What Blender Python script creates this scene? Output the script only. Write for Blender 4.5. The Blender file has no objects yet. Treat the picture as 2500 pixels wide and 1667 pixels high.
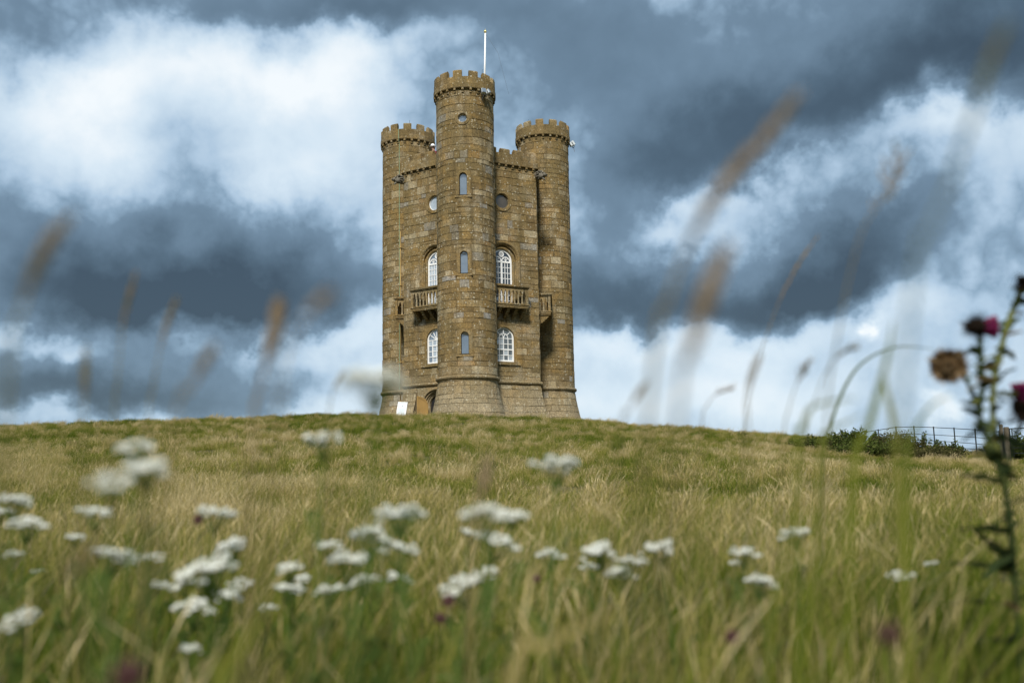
import bpy, bmesh, math, random
import numpy as np
from mathutils import Vector, Matrix, Euler

random.seed(7)
rng = np.random.default_rng(11)
R_ = math.radians
sc = bpy.context.scene
COL = sc.collection

# ------------------------------------------------------------------ camera
FPX, CX, CY = 2322.0, 1250.0, 833.5          # focal length and centre in photo pixels (2500 wide)
PITCH, ROLL = R_(8.291), R_(-1.059)
_f = np.array([0, math.cos(PITCH), math.sin(PITCH)])
_u0 = np.array([0, -math.sin(PITCH), math.cos(PITCH)])
_r0 = np.array([1.0, 0, 0])
_c, _s = math.cos(ROLL), math.sin(ROLL)
_r = _c * _r0 + _s * _u0
_u = -_s * _r0 + _c * _u0


def ray(x, y):
    d = _f + _r * (x - CX) / FPX - _u * (y - CY) / FPX
    return d / np.linalg.norm(d)


def at(x, y, Y):
    """point of the place seen at photo pixel (x, y), Y metres ahead of the eye"""
    d = ray(x, y)
    return Vector(d * Y / d[1])


cam = bpy.data.cameras.new('camera')
cam.sensor_width = 36.0
cam.lens = FPX / 2500 * 36
cam.clip_start = 0.05
cam.clip_end = 30000
cam.dof.use_dof = True
cam.dof.focus_distance = 48.0
cam.dof.aperture_fstop = 1.8
cam.dof.aperture_blades = 0
camo = bpy.data.objects.new('camera', cam)
COL.objects.link(camo)
M3 = Matrix(((_r[0], _u[0], -_f[0]), (_r[1], _u[1], -_f[1]), (_r[2], _u[2], -_f[2])))
camo.matrix_world = M3.to_4x4()
sc.camera = camo

# ------------------------------------------------------------------ exposure
sc.view_settings.view_transform = 'Standard'
sc.view_settings.look = 'None'
sc.view_settings.exposure = 0.18
sc.view_settings.gamma = 1.0
sc.cycles.use_denoising = True
sc.cycles.max_bounces = 5
sc.cycles.adaptive_threshold = 0.02
sc.cycles.transparent_max_bounces = 8
sc.cycles.caustics_reflective = False
sc.cycles.caustics_refractive = False

# ------------------------------------------------------------------ sky
SUN_AZ, SUN_EL = R_(186), R_(45)        # compass angle from +Y, clockwise: behind the camera, a little to the left
world = bpy.data.worlds.new('World')
sc.world = world
world.use_nodes = True
wt = world.node_tree
wt.nodes.clear()


class NT:
    def __init__(s, tree):
        s.t = tree

    def n(s, typ, **kw):
        nd = s.t.nodes.new(typ)
        for k, v in kw.items():
            if k.startswith('i_'):
                key = k[2:]
                key = int(key) if key.isdigit() else key
                s.put(nd.inputs[key], v)
            else:
                setattr(nd, k, v)
        return nd

    def put(s, sock, v):
        if isinstance(v, bpy.types.NodeSocket):
            s.t.links.new(v, sock)
        elif isinstance(v, bpy.types.Node):
            s.t.links.new(v.outputs[0], sock)
        else:
            sock.default_value = v

    def m(s, op, a, b=None, c=None, clamp=False):
        nd = s.t.nodes.new('ShaderNodeMath')
        nd.operation = op
        nd.use_clamp = clamp
        for i, v in enumerate((a, b, c)):
            if v is not None:
                s.put(nd.inputs[i], v)
        return nd.outputs[0]

    def vm(s, op, a, b=None, scale=None):
        nd = s.t.nodes.new('ShaderNodeVectorMath')
        nd.operation = op
        s.put(nd.inputs[0], a)
        if b is not None:
            s.put(nd.inputs[1], b)
        if scale is not None:
            s.put(nd.inputs['Scale'], scale)
        return nd.outputs['Value'] if op in ('DOT_PRODUCT', 'LENGTH', 'DISTANCE') else nd.outputs[0]

    def noise(s, vec, scale, detail=4, rough=0.55, dist=0.0, out='Fac'):
        nd = s.t.nodes.new('ShaderNodeTexNoise')
        if vec is not None:
            s.put(nd.inputs['Vector'], vec)
        nd.inputs['Scale'].default_value = scale
        nd.inputs['Detail'].default_value = detail
        nd.inputs['Roughness'].default_value = rough
        nd.inputs['Distortion'].default_value = dist
        return nd.outputs[out]

    def ramp(s, fac, stops, interp='LINEAR'):
        nd = s.t.nodes.new('ShaderNodeValToRGB')
        cr = nd.color_ramp
        cr.interpolation = interp
        while len(cr.elements) < len(stops):
            cr.elements.new(0.5)
        while len(cr.elements) > len(stops):
            cr.elements.remove(cr.elements[-1])
        for e, (p, c) in zip(cr.elements, stops):
            e.position = p
            e.color = (*c, 1) if len(c) == 3 else c
        s.put(nd.inputs[0], fac)
        return nd.outputs[0]

    def mix(s, fac, a, b, blend='MIX'):
        nd = s.t.nodes.new('ShaderNodeMix')
        nd.data_type = 'RGBA'
        nd.blend_type = blend
        s.put(nd.inputs[0], fac)
        for i, v in ((6, a), (7, b)):
            if isinstance(v, tuple) and len(v) == 3:
                v = (*v, 1)
            s.put(nd.inputs[i], v)
        return nd.outputs[2]


W = NT(wt)
tc = W.n('ShaderNodeTexCoord')
DIR = tc.outputs['Generated']
sep = W.n('ShaderNodeSeparateXYZ', i_0=DIR)
az = W.m('ARCTAN2', sep.outputs[0], sep.outputs[1])
el = W.m('ARCSINE', sep.outputs[2])
uv = W.n('ShaderNodeCombineXYZ', i_0=az, i_1=el).outputs[0]
n1 = W.noise(DIR, 5.0, 3, 0.55, out='Color')
n2 = W.noise(DIR, 19.0, 4, 0.6, out='Color')
w1 = W.vm('SCALE', W.vm('SUBTRACT', n1, (0.5, 0.5, 0.5)), scale=0.15)
w2 = W.vm('SCALE', W.vm('SUBTRACT', n2, (0.5, 0.5, 0.5)), scale=0.062)
uvw = W.vm('ADD', W.vm('ADD', uv, w1), w2)

# cloud masses: (x, y, half width, half height, turn in degrees, darkness) in the 2352-pixel view of the photo
CLOUDS = [
    (720, 20, 380, 62, 0, .34), (1250, 30, 420, 85, 0, .17), (1750, 60, 330, 90, 0, .15),
    (2280, 110, 260, 120, 0, .46), (2000, 215, 260, 70, -12, .36), (2420, 30, 220, 90, 0, .2), (2330, 215, 60, 35, 0, .2),
    (1480, 235, 250, 105, 0, .17), (1620, 350, 200, 95, -25, .38), (1470, 400, 130, 85, 0, .14), (1780, 260, 220, 90, -20, .22),
    (1720, 645, 330, 75, 0, .50), (1930, 600, 190, 85, -15, .42), (1440, 675, 180, 62, 0, .34), (2050, 500, 130, 60, -30, .20),
    (1380, 520, 70, 60, 0, .12),
    (400, 620, 240, 105, 0, .50), (330, 695, 330, 65, 0, .34), (680, 675, 240, 72, 0, .36), (40, 620, 170, 85, 0, .30), (500, 530, 150, 60, 0, .08), (410, 650, 150, 60, 0, .16),
    (100, 870, 210, 45, 0, .46), (330, 850, 190, 60, 0, .32), (560, 880, 100, 40, 0, .14), (0, 820, 90, 60, 0, .14),
    (20, 40, 130, 70, 0, .24), (40, 170, 60, 40, 0, .18), (480, 335, 130, 50, 0, .04), (980, 260, 120, 120, 0, .10),
    (130, 190, 150, 75, 0, -.34), (90, 330, 140, 90, 0, -.18), (400, 150, 130, 60, 0, -.16), (430, 300, 160, 60, 0, -.10), (620, 200, 180, 70, 0, -.30), (800, 150, 110, 60, 0, -.22),
    (640, 420, 150, 70, 0, -.16), (820, 330, 170, 130, 0, -.16), (60, 760, 120, 28, 0, -.2),
    (2180, 265, 130, 50, -10, -.22), (1500, 485, 90, 45, 15, -.26), (1640, 480, 190, 60, -15, -.12), (2120, 600, 80, 70, 0, -.26), (2230, 400, 110, 110, 0, -.16),
    (1650, 750, 420, 45, 0, -.20), (760, 770, 200, 45, 0, -.18), (700, 900, 400, 70, 0, -.06), (1900, 840, 560, 90, 0, -.12),
    (600, 935, 900, 55, 0, -.12), (1700, 900, 700, 70, 0, -.10), (2190, 965, 45, 28, 0, -.30), (1992, 753, 14, 20, 0, -.30), (2040, 450, 40, 25, 0, -.18),
]
acc = W.m('MULTIPLY_ADD', W.noise(DIR, 3.2, 4, 0.55), 0.46, 0.09)
acc = W.m('MULTIPLY_ADD', W.noise(DIR, 10.0, 4, 0.55, 0.3), 0.28, acc)
acc = W.m('SUBTRACT', acc, 0.165)
for (x, y, hx, hy, turn, amp) in CLOUDS:
    k = 2500 / 2352
    d = ray(x * k, y * k)
    mp = W.n('ShaderNodeMapping', vector_type='TEXTURE', i_0=uvw)
    mp.inputs['Location'].default_value = (math.atan2(d[0], d[1]), math.asin(d[2]), 0)
    mp.inputs['Rotation'].default_value = (0, 0, -R_(turn))
    mp.inputs['Scale'].default_value = (hx * k / FPX * 1.05, hy * k / FPX * 1.05, 1)
    if amp >= 0.3:          # storm cloud: soft above, cut off sharply below
        mp.inputs['Location'].default_value[1] -= 0.22 * hy * k / FPX
        sp = W.n('ShaderNodeSeparateXYZ', i_0=mp.outputs[0])
        yy = W.m('MULTIPLY_ADD', W.m('ABSOLUTE', sp.outputs[1]), -0.55, W.m('MULTIPLY', sp.outputs[1], 1.45))
        q = W.m('MULTIPLY_ADD', sp.outputs[0], sp.outputs[0], W.m('MULTIPLY', yy, yy))
    else:
        q = W.vm('DOT_PRODUCT', mp.outputs[0], mp.outputs[0])
    g = W.m('EXPONENT', W.m('MULTIPLY', q, -0.8))
    acc = W.m('MULTIPLY_ADD', g, amp * (0.92 if amp > 0 else 0.8), acc)
bil = W.m('ABSOLUTE', W.m('SUBTRACT', W.noise(DIR, 21.0, 3, 0.5), 0.5))          # rounded billows with creases between
fine = W.m('MULTIPLY_ADD', W.m('SUBTRACT', bil, 0.10), -1.7, W.m('MULTIPLY', W.m('SUBTRACT', W.noise(DIR, 34.0, 5, 0.58), 0.5), 0.55))
win_ = W.m('EXPONENT', W.m('MULTIPLY', W.m('POWER', W.m('ABSOLUTE', W.m('MULTIPLY', W.m('SUBTRACT', acc, 0.36), 6.5)), 2.0), -1.0))
acc = W.m('MULTIPLY_ADD', W.m('MULTIPLY', fine, win_), 0.33, acc)
cloud_col = W.ramp(acc, [(0.0, (0.84, 0.89, 0.92)), (0.14, (0.62, 0.735, 0.83)), (0.29, (0.395, 0.53, 0.67)), (0.385, (0.245, 0.36, 0.48)),
                         (0.48, (0.15, 0.23, 0.315)), (0.75, (0.078, 0.126, 0.175)), (1.0, (0.040, 0.066, 0.094))])
sky = W.n('ShaderNodeTexSky', sky_type='NISHITA')
sky.sun_disc = False
sky.sun_elevation = SUN_EL
sky.sun_rotation = SUN_AZ
bg_sky = W.n('ShaderNodeBackground', i_0=sky.outputs[0], i_1=0.10)
bg_cl = W.n('ShaderNodeBackground', i_0=cloud_col, i_1=1.0)
mixs = W.n('ShaderNodeMixShader', i_0=0.93)
wt.links.new(bg_sky.outputs[0], mixs.inputs[1])
wt.links.new(bg_cl.outputs[0], mixs.inputs[2])
wo = W.n('ShaderNodeOutputWorld')
wt.links.new(mixs.outputs[0], wo.inputs[0])
world.cycles.sampling_method = 'MANUAL'
world.cycles.sample_map_resolution = 512

# ------------------------------------------------------------------ sun
sun = bpy.data.lights.new('sun', 'SUN')
sun.energy = 4.4
sun.angle = R_(8)
sun.color = (1.0, 0.93, 0.82)
suno = bpy.data.objects.new('sun', sun)
COL.objects.link(suno)
sd = Vector((math.sin(SUN_AZ) * math.cos(SUN_EL), math.cos(SUN_AZ) * math.cos(SUN_EL), math.sin(SUN_EL)))
suno.rotation_euler = sd.to_track_quat('Z', 'Y').to_euler()


# ------------------------------------------------------------------ helpers
class MB:
    """collects shapes; build() links them as one mesh object"""

    def __init__(s):
        s.v, s.f, s.a = [], [], []

    def vert(s, p, a=0.5):
        s.v.append((p[0], p[1], p[2]))
        s.a.append(a)
        return len(s.v) - 1

    def face(s, *ids):
        s.f.append(tuple(ids))

    def quadstrip(s, A, B, closed=False, a=0.5):
        i0 = len(s.v)
        n = len(A)
        for p in A:
            s.vert(p, a)
        for p in B:
            s.vert(p, a)
        for i in range(n if closed else n - 1):
            j = (i + 1) % n
            s.face(i0 + i, i0 + j, i0 + n + j, i0 + n + i)

    def poly(s, pts, a=0.5):
        s.face(*[s.vert(p, a) for p in pts])

    def hexa(s, P, a=0.5):
        """eight corners: bottom ring 0-3, top ring 4-7"""
        i = [s.vert(p, a) for p in P]
        for q in ((0, 3, 2, 1), (4, 5, 6, 7), (0, 1, 5, 4), (1, 2, 6, 5), (2, 3, 7, 6), (3, 0, 4, 7)):
            s.face(*[i[k] for k in q])

    def box(s, c, d, a=0.5, M=None):
        x, y, z = c
        p, q, r = d[0] / 2, d[1] / 2, d[2] / 2
        P = [(x - p, y - q, z - r), (x + p, y - q, z - r), (x + p, y + q, z - r), (x - p, y + q, z - r),
             (x - p, y - q, z + r), (x + p, y - q, z + r), (x + p, y + q, z + r), (x - p, y + q, z + r)]
        if M is not None:
            P = [M @ Vector(w) for w in P]
        s.hexa(P, a)

    def tube(s, pts, radii, n=6, a=0.5, cap=True):
        pts = [Vector(p) for p in pts]
        rings = []
        for i, p in enumerate(pts):
            t = (pts[min(i + 1, len(pts) - 1)] - pts[max(i - 1, 0)])
            if t.length < 1e-9:
                t = Vector((0, 0, 1))
            t.normalize()
            ref = Vector((0, 1, 0)) if abs(t.y) < 0.9 else Vector((1, 0, 0))
            e1 = t.cross(ref).normalized()
            e2 = t.cross(e1)
            r = radii[i] if hasattr(radii, '__len__') else radii
            aa = a[i] if hasattr(a, '__len__') else a
            rings.append([s.vert(p + (e1 * math.cos(2 * math.pi * k / n) + e2 * math.sin(2 * math.pi * k / n)) * r, aa) for k in range(n)])
        for A, B in zip(rings[:-1], rings[1:]):
            for k in range(n):
                s.face(A[k], A[(k + 1) % n], B[(k + 1) % n], B[k])
        if cap:
            s.face(*reversed(rings[0]))
            s.face(*rings[-1])

    def lathe(s, prof, n=12, M=None, a=0.5, cap=True):
        rings = []
        for r, z in prof:
            ring = []
            for k in range(n):
                p = Vector((r * math.cos(2 * math.pi * k / n), r * math.sin(2 * math.pi * k / n), z))
                if M is not None:
                    p = M @ p
                ring.append(s.vert(p, a))
            rings.append(ring)
        for A, B in zip(rings[:-1], rings[1:]):
            for k in range(n):
                s.face(A[k], A[(k + 1) % n], B[(k + 1) % n], B[k])
        if cap:
            s.face(*reversed(rings[0]))
            s.face(*rings[-1])

    def blob(s, c, rad, M=None, a=0.5, n=6, m=4):
        """small ellipsoid"""
        c = Vector(c)
        top = None
        rings = []
        for i in range(1, m):
            th = math.pi * i / m
            ring = []
            for k in range(n):
                ph = 2 * math.pi * k / n
                p = Vector((rad[0] * math.sin(th) * math.cos(ph), rad[1] * math.sin(th) * math.sin(ph), rad[2] * math.cos(th)))
                if M is not None:
                    p = M @ p
                ring.append(s.vert(c + p, a))
            rings.append(ring)
        t = Vector((0, 0, rad[2]))
        b = Vector((0, 0, -rad[2]))
        if M is not None:
            t, b = M @ t, M @ b
        t = s.vert(c + t, a)
        b = s.vert(c + b, a)
        for k in range(n):
            s.face(t, rings[0][k], rings[0][(k + 1) % n])
            s.face(b, rings[-1][(k + 1) % n], rings[-1][k])
        for A, B in zip(rings[:-1], rings[1:]):
            for k in range(n):
                s.face(A[k], B[k], B[(k + 1) % n], A[(k + 1) % n])

    def mesh(s, name, mat, org=(0, 0, 0), smooth=False):
        me = bpy.data.meshes.new(name)
        o = Vector(org)
        me.from_pydata([(v[0] - o.x, v[1] - o.y, v[2] - o.z) for v in s.v], [], s.f)
        at_ = me.attributes.new('tone', 'FLOAT', 'POINT')
        at_.data.foreach_set('value', s.a)
        if mat is not None:
            me.materials.append(mat)
        if smooth:
            me.polygons.foreach_set('use_smooth', [True] * len(me.polygons))
        me.update()
        return me

    def build(s, name, mat, parent=None, org=(0, 0, 0), smooth=False):
        return link(name, s.mesh(name, mat, org, smooth), parent)


def link(name, me, parent=None, loc=None, rot=None, scale=None):
    o = bpy.data.objects.new(name, me)
    COL.objects.link(o)
    if parent is not None:
        o.parent = parent
    if loc is not None:
        o.location = loc
    if rot is not None:
        o.rotation_euler = rot
    if scale is not None:
        o.scale = scale
    return o


def tag(o, label=None, cat=None, group=None, kind=None):
    if label:
        o['label'] = label
    if cat:
        o['category'] = cat
    if group:
        o['group'] = group
    if kind:
        o['kind'] = kind
    return o


def thing(name, label, cat, loc, group=None, rot=None):
    return tag(link(name, None, None, loc, rot), label, cat, group)


def newmat(name):
    m = bpy.data.materials.new(name)
    m.use_nodes = True
    t = m.node_tree
    t.nodes.clear()
    N = NT(t)
    out = N.n('ShaderNodeOutputMaterial')
    return m, N, out


def simple(name, col, rough=0.7, metal=0.0, var=0.12, scale=8.0, bump=0.0, spec=0.4):
    m, N, out = newmat(name)
    geo = N.n('ShaderNodeTexCoord')
    nz = N.noise(geo.outputs['Object'], scale, 4)
    c = N.mix(N.m('MULTIPLY', nz, 1.0), tuple(max(0, x * (1 - var * 1.5)) for x in col), tuple(min(1, x * (1 + var * 1.5)) for x in col))
    b = N.n('ShaderNodeBsdfPrincipled', i_0=c)
    b.inputs['Roughness'].default_value = rough
    b.inputs['Metallic'].default_value = metal
    b.inputs['Specular IOR Level'].default_value = spec
    if bump:
        bp = N.n('ShaderNodeBump', i_Height=N.noise(geo.outputs['Object'], scale * 4, 5))
        bp.inputs['Strength'].default_value = bump
        bp.inputs['Distance'].default_value = 0.02
        N.put(b.inputs['Normal'], bp.outputs[0])
    t = m.node_tree
    t.links.new(b.outputs[0], out.inputs[0])
    return m


def stone_mat(name, mortar=False, dark=1.0):
    m, N, out = newmat(name)
    geo = N.n('ShaderNodeNewGeometry')
    P = geo.outputs['Position']
    tone = N.n('ShaderNodeAttribute', attribute_name='tone').outputs['Fac']
    big = N.noise(P, 0.55, 5, 0.6)
    mid = N.noise(P, 3.1, 5, 0.65)
    fine = N.noise(P, 17.0, 6, 0.7)
    # the block's own colour: mostly ochre brown, some tan, some rusty, a few grey replacements
    base = N.ramp(tone, [(0.0, (0.125, 0.082, 0.032)), (0.20, (0.215, 0.148, 0.062)), (0.42, (0.295, 0.210, 0.094)), (0.60, (0.28, 0.185, 0.068)),
                         (0.74, (0.40, 0.31, 0.165)), (0.86, (0.54, 0.455, 0.29)), (0.90, (0.37, 0.215, 0.065)), (0.945, (0.31, 0.30, 0.26)), (1.0, (0.41, 0.405, 0.375))])
    c = N.mix(1.0, base, (0.86, 0.87, 0.92), 'MULTIPLY')
    c = N.mix(N.ramp(N.noise(P, 0.9, 5, 0.65, 0.5), [(0.52, (0, 0, 0)), (0.66, (0.5, 0.5, 0.5))]), c, (0.42, 0.385, 0.30))
    c = N.mix(N.ramp(mid, [(0.30, (0, 0, 0)), (0.75, (1, 1, 1))]), N.mix(0.5, c, (0.15, 0.11, 0.05)), c)
    c = N.mix(N.ramp(big, [(0.40, (0, 0, 0)), (0.60, (0.8, 0.8, 0.8))]), c, N.mix(0.6, c, (0.135, 0.11, 0.05)))
    c = N.mix(N.ramp(N.noise(P, 1.3, 4, 0.6, 0.6), [(0.52, (0, 0, 0)), (0.66, (0.40, 0.40, 0.40))]), c, (0.34, 0.215, 0.07))
    # rain streaks run down the face; the plinth is greyer, bare stone
    streak = N.noise(N.vm('MULTIPLY', P, (2.6, 2.6, 0.16)), 1.0, 4, 0.6)
    c = N.mix(N.ramp(streak, [(0.50, (0, 0, 0)), (0.66, (0.55, 0.55, 0.55))]), c, (0.10, 0.074, 0.034))
    zz_ = N.n('ShaderNodeSeparateXYZ', i_0=P).outputs[2]
    low = N.m('MULTIPLY', N.ramp(N.m('MULTIPLY_ADD', mid, 0.25, N.m('MULTIPLY', zz_, 0.1)), [(0.50, (1, 1, 1)), (0.72, (0, 0, 0))]), 0.5)
    c = N.mix(low, c, (0.34, 0.295, 0.205))
    fr = N.ramp(fine, [(0.30, (0.34, 0.34, 0.34)), (0.50, (0.95, 0.95, 0.95)), (0.70, (1.6, 1.57, 1.5))])
    c = N.mix(1.0, c, fr, 'MULTIPLY')
    # pale lichen spots, denser in some areas
    vor = N.n('ShaderNodeTexVoronoi', i_Vector=N.vm('ADD', P, N.vm('SCALE', N.noise(P, 9.0, 3, out='Color'), scale=0.12)))
    vor.inputs['Scale'].default_value = 7.5
    cell = N.m('GREATER_THAN', N.n('ShaderNodeSeparateXYZ', i_0=vor.outputs['Color']).outputs[0], N.m('MULTIPLY_ADD', N.noise(P, 0.8, 3, 0.6), -1.6, 1.50))
    spot = N.m('MULTIPLY', N.m('LESS_THAN', vor.outputs['Distance'], N.m('MULTIPLY', N.noise(P, 5.0, 2), 0.55)), cell)
    spl = N.ramp(N.noise(P, 24.0, 5, 0.75), [(0.56, (0, 0, 0)), (0.64, (1, 1, 1))])
    dens = N.ramp(N.noise(P, 0.7, 4, 0.6), [(0.44, (0, 0, 0)), (0.62, (1, 1, 1))])
    lich = N.m('MAXIMUM', spot, N.m('MULTIPLY', spl, N.m('MULTIPLY', dens, 0.8)))
    c = N.mix(N.m('MULTIPLY', lich, 0.58), c, (0.50, 0.47, 0.37))
    blk = N.ramp(N.noise(P, 7.0, 5, 0.7), [(0.60, (0, 0, 0)), (0.72, (0.6, 0.6, 0.6))])
    c = N.mix(blk, c, (0.075, 0.062, 0.035))
    if mortar:
        c = N.mix(0.5, c, (0.15, 0.115, 0.065))
    if dark != 1.0:
        c = N.mix(1.0, c, (dark, dark, dark), 'MULTIPLY')
    b = N.n('ShaderNodeBsdfPrincipled', i_0=c)
    b.inputs['Roughness'].default_value = 0.92
    b.inputs['Specular IOR Level'].default_value = 0.15
    bp = N.n('ShaderNodeBump', i_Height=N.m('MULTIPLY_ADD', mid, 0.6, fine))
    bp.inputs['Strength'].default_value = 0.75
    bp.inputs['Distance'].default_value = 0.035
    N.put(b.inputs['Normal'], bp.outputs[0])
    m.node_tree.links.new(b.outputs[0], out.inputs[0])
    return m


M_STONE = stone_mat('cotswold_stone')
M_MORTAR = stone_mat('lime_mortar', mortar=True)
M_GARG = simple('weathered_carving', (0.14, 0.13, 0.105), 0.9, var=0.5, scale=9, bump=0.6)
M_WHITE = simple('white_paint', (0.80, 0.82, 0.83), 0.45, var=0.03)
M_OAK = simple('ochre_door_wood', (0.27, 0.165, 0.045), 0.6, var=0.2, scale=5, bump=0.2)
M_IRON = simple('black_iron', (0.018, 0.022, 0.024), 0.5, var=0.2)
M_POST = simple('weathered_post', (0.10, 0.085, 0.06), 0.85, var=0.3, bump=0.3)
M_GOLD = simple('gilt_ball', (0.75, 0.62, 0.25), 0.3, metal=0.8)
M_ALU = simple('floodlight_case', (0.62, 0.68, 0.72), 0.35, metal=0.2)
M_COPPER = simple('green_copper', (0.22, 0.34, 0.22), 0.6)
M_PIPE = simple('ochre_pipe', (0.30, 0.205, 0.075), 0.8, var=0.45, scale=3)
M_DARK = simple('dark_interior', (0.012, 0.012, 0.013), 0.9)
M_ROPE = simple('halyard', (0.12, 0.13, 0.14), 0.8)
M_LEAD = simple('lead_roof', (0.18, 0.18, 0.18), 0.6)


def glass_mat(name, col, spec=1.0, ior=2.2):
    m, N, out = newmat(name)
    geo = N.n('ShaderNodeNewGeometry')
    c = N.mix(N.noise(geo.outputs['Position'], 2.2, 3), tuple(x * 0.6 for x in col), tuple(x * 1.35 for x in col))
    b = N.n('ShaderNodeBsdfPrincipled', i_0=c)
    b.inputs['Roughness'].default_value = 0.04
    b.inputs['IOR'].default_value = ior
    b.inputs['Specular IOR Level'].default_value = 0.5
    bp = N.n('ShaderNodeBump', i_Height=N.noise(geo.outputs['Position'], 3.0, 2))
    bp.inputs['Strength'].default_value = 0.25
    bp.inputs['Distance'].default_value = 0.02
    N.put(b.inputs['Normal'], bp.outputs[0])
    m.node_tree.links.new(b.outputs[0], out.inputs[0])
    return m


M_GLASS_DARK = glass_mat('dark_glass', (0.03, 0.038, 0.045), ior=1.9)
M_GLASS_MID = glass_mat('sky_glass', (0.10, 0.13, 0.165), ior=3.0)
M_GLASS_PALE = glass_mat('glass_painted_sky_and_drape', (0.36, 0.42, 0.48), ior=2.4)  # pale sky reflection painted into the base colour, with the lower panes' drape
M_GLASS_BROWN = glass_mat('brown_glass', (0.07, 0.06, 0.045), ior=1.6)

# ------------------------------------------------------------------ terrain
_ZX = np.array([-8000, -400, -120, -60, -40, -24.3, -19.4, -14.6, -9.75, -6.5, -3.94, -2.25, -.07, 3.03, 6.69, 10.5, 14.4, 16.7, 18, 19.4, 20.3, 22, 26, 40, 90, 400, 8000])
_ZZ = np.array([-30, -12, -3, 1.4, 2.5, 2.93, 2.95, 3.02, 3.10, 3.08, 3.05, 2.97, 2.85, 2.68, 2.30, 1.98, 1.66, 1.25, 1.02, 1.0, .95, .8, .2, -3, -12, -30, -40])


def ridge(x):
    out = 0
    for d in (-1.0, -.5, 0, .5, 1.0):
        out = out + np.interp(x + d, _ZX, _ZZ)
    return out / 5


def ground(x, y):
    x = np.asarray(x, float)
    y = np.asarray(y, float)
    zr = ridge(x)
    t = np.clip(y / 45.0, -1e9, 1.0)
    g = np.where(t > 0, 0.35 * t + 0.65 * t * t, 0.35 * t)
    w = np.clip((x - 3) / 10.0, 0, 1)
    w = w * w * (3 - 2 * w)
    g = np.where(t > 0, g * (1 - w) + w * (0.06 * t + 0.94 * np.abs(t) ** 3.2), g)
    z = -0.75 + (zr + 0.75) * g
    s = np.clip(y - 45, 0, None)
    q = np.clip(s - 13, 0, None)
    drop = np.where(q < 55, 0.0022 * q * q, 0.0022 * 55 * 55 + 0.242 * (q - 55))
    z = z - drop
    z = z + 0.05 * np.sin(x * 0.9 + y * 0.35) * np.sin(y * 0.7 - x * 0.2) * np.clip(y / 10, 0, 1) + 0.03 * np.sin(x * 2.3 + 1.0) * np.sin(y * 1.9)
    return np.maximum(z, -150 + 0 * z)


def gz(x, y):
    return float(ground(np.array([x]), np.array([y]))[0])


gx = np.concatenate([-np.geomspace(8000, 32, 30), np.arange(-31, 31.01, 0.5), np.geomspace(32, 8000, 30)])
gy = np.concatenate([-np.geomspace(8000, 3, 30), np.arange(-2, 64, 0.5), np.geomspace(65, 8000, 34)])
GX, GY = np.meshgrid(gx, gy)
GZ = ground(GX, GY)
nx, ny = len(gx), len(gy)
mb = bpy.data.meshes.new('hill_ground')
idx = np.arange(nx * ny).reshape(ny, nx)
faces = np.stack([idx[:-1, :-1], idx[:-1, 1:], idx[1:, 1:], idx[1:, :-1]], -1).reshape(-1, 4)
mb.from_pydata(np.stack([GX, GY, GZ], -1).reshape(-1, 3).tolist(), [], faces.tolist())
mb.polygons.foreach_set('use_smooth', [True] * len(mb.polygons))
m, N, out = newmat('turf_soil')
geo = N.n('ShaderNodeNewGeometry')
P = geo.outputs['Position']
c = N.ramp(N.noise(P, 0.35, 6, 0.65), [(0.3, (0.06, 0.075, 0.02)), (0.5, (0.11, 0.10, 0.035)), (0.7, (0.17, 0.13, 0.055))])
c = N.mix(N.ramp(N.noise(P, 9, 5, 0.7), [(0.35, (1, 1, 1)), (0.6, (0, 0, 0))]), c, (0.035, 0.032, 0.014))
b = N.n('ShaderNodeBsdfPrincipled', i_0=c)
b.inputs['Roughness'].default_value = 0.95
b.inputs['Specular IOR Level'].default_value = 0.1
m.node_tree.links.new(b.outputs[0], out.inputs[0])
mb.materials.append(m)
tag(link('ground', mb), 'grassy hillside rising to the tower', 'hill', kind='structure')

# ------------------------------------------------------------------ the tower
X0, D0, PHI = -2.064, 52.0, R_(-2.2)
HR, RT, TR, CR = 4.162, 4.636, 1.489, 1.622       # hexagon radius, turret centres, turret radius, crown radius
ZB, ZS = 3.05, 4.98                                # ground and string course
ORG = Vector((X0, D0, ZB))
tower = thing('stone_tower', 'tall honey brown stone tower with three battlemented round turrets on the hilltop', 'tower', ORG)


def dirv(k):
    a = -math.pi / 2 + PHI + k * math.pi / 3
    return Vector((math.cos(a), math.sin(a), 0))


def vtx(k, rad):
    return Vector((X0, D0, 0)) + dirv(k) * rad


def batter(z):
    return 0.39 * (max(0.0, ZS - z) / 1.93) ** 1.35


class Wall:
    def __init__(s, k, flat=False):
        A, B = vtx(k, HR), vtx(k + 1, HR)
        s.m = (A + B) / 2
        s.t = (B - A).normalized()
        s.n = (s.m - Vector((X0, D0, 0))).normalized()
        s.flat = flat

    def P(s, a, z, off=0.0):
        bt = 0.0 if s.flat else batter(z)
        q = a * (1 + bt * math.tan(math.pi / 6) / (HR / 2))
        p = s.m + s.t * q + s.n * (off + bt)
        return Vector((p.x, p.y, z))

    def rotz(s):
        return math.atan2(s.t.y, s.t.x)


class Turret:
    def __init__(s, k):
        s.c = vtx(k, RT)
        s.a0 = math.atan2(dirv(k).y, dirv(k).x)

    def P(s, a, z, off=0.0):
        ang = s.a0 + a / TR
        r = TR + off + batter(z)
        return Vector((s.c.x + r * math.cos(ang), s.c.y + r * math.sin(ang), z))


WALLS = {k: Wall(k) for k in (0, -1, 1, -2, 2, 3)}
TURS = {k: Turret(k) for k in (0, 2, -2)}

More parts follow.
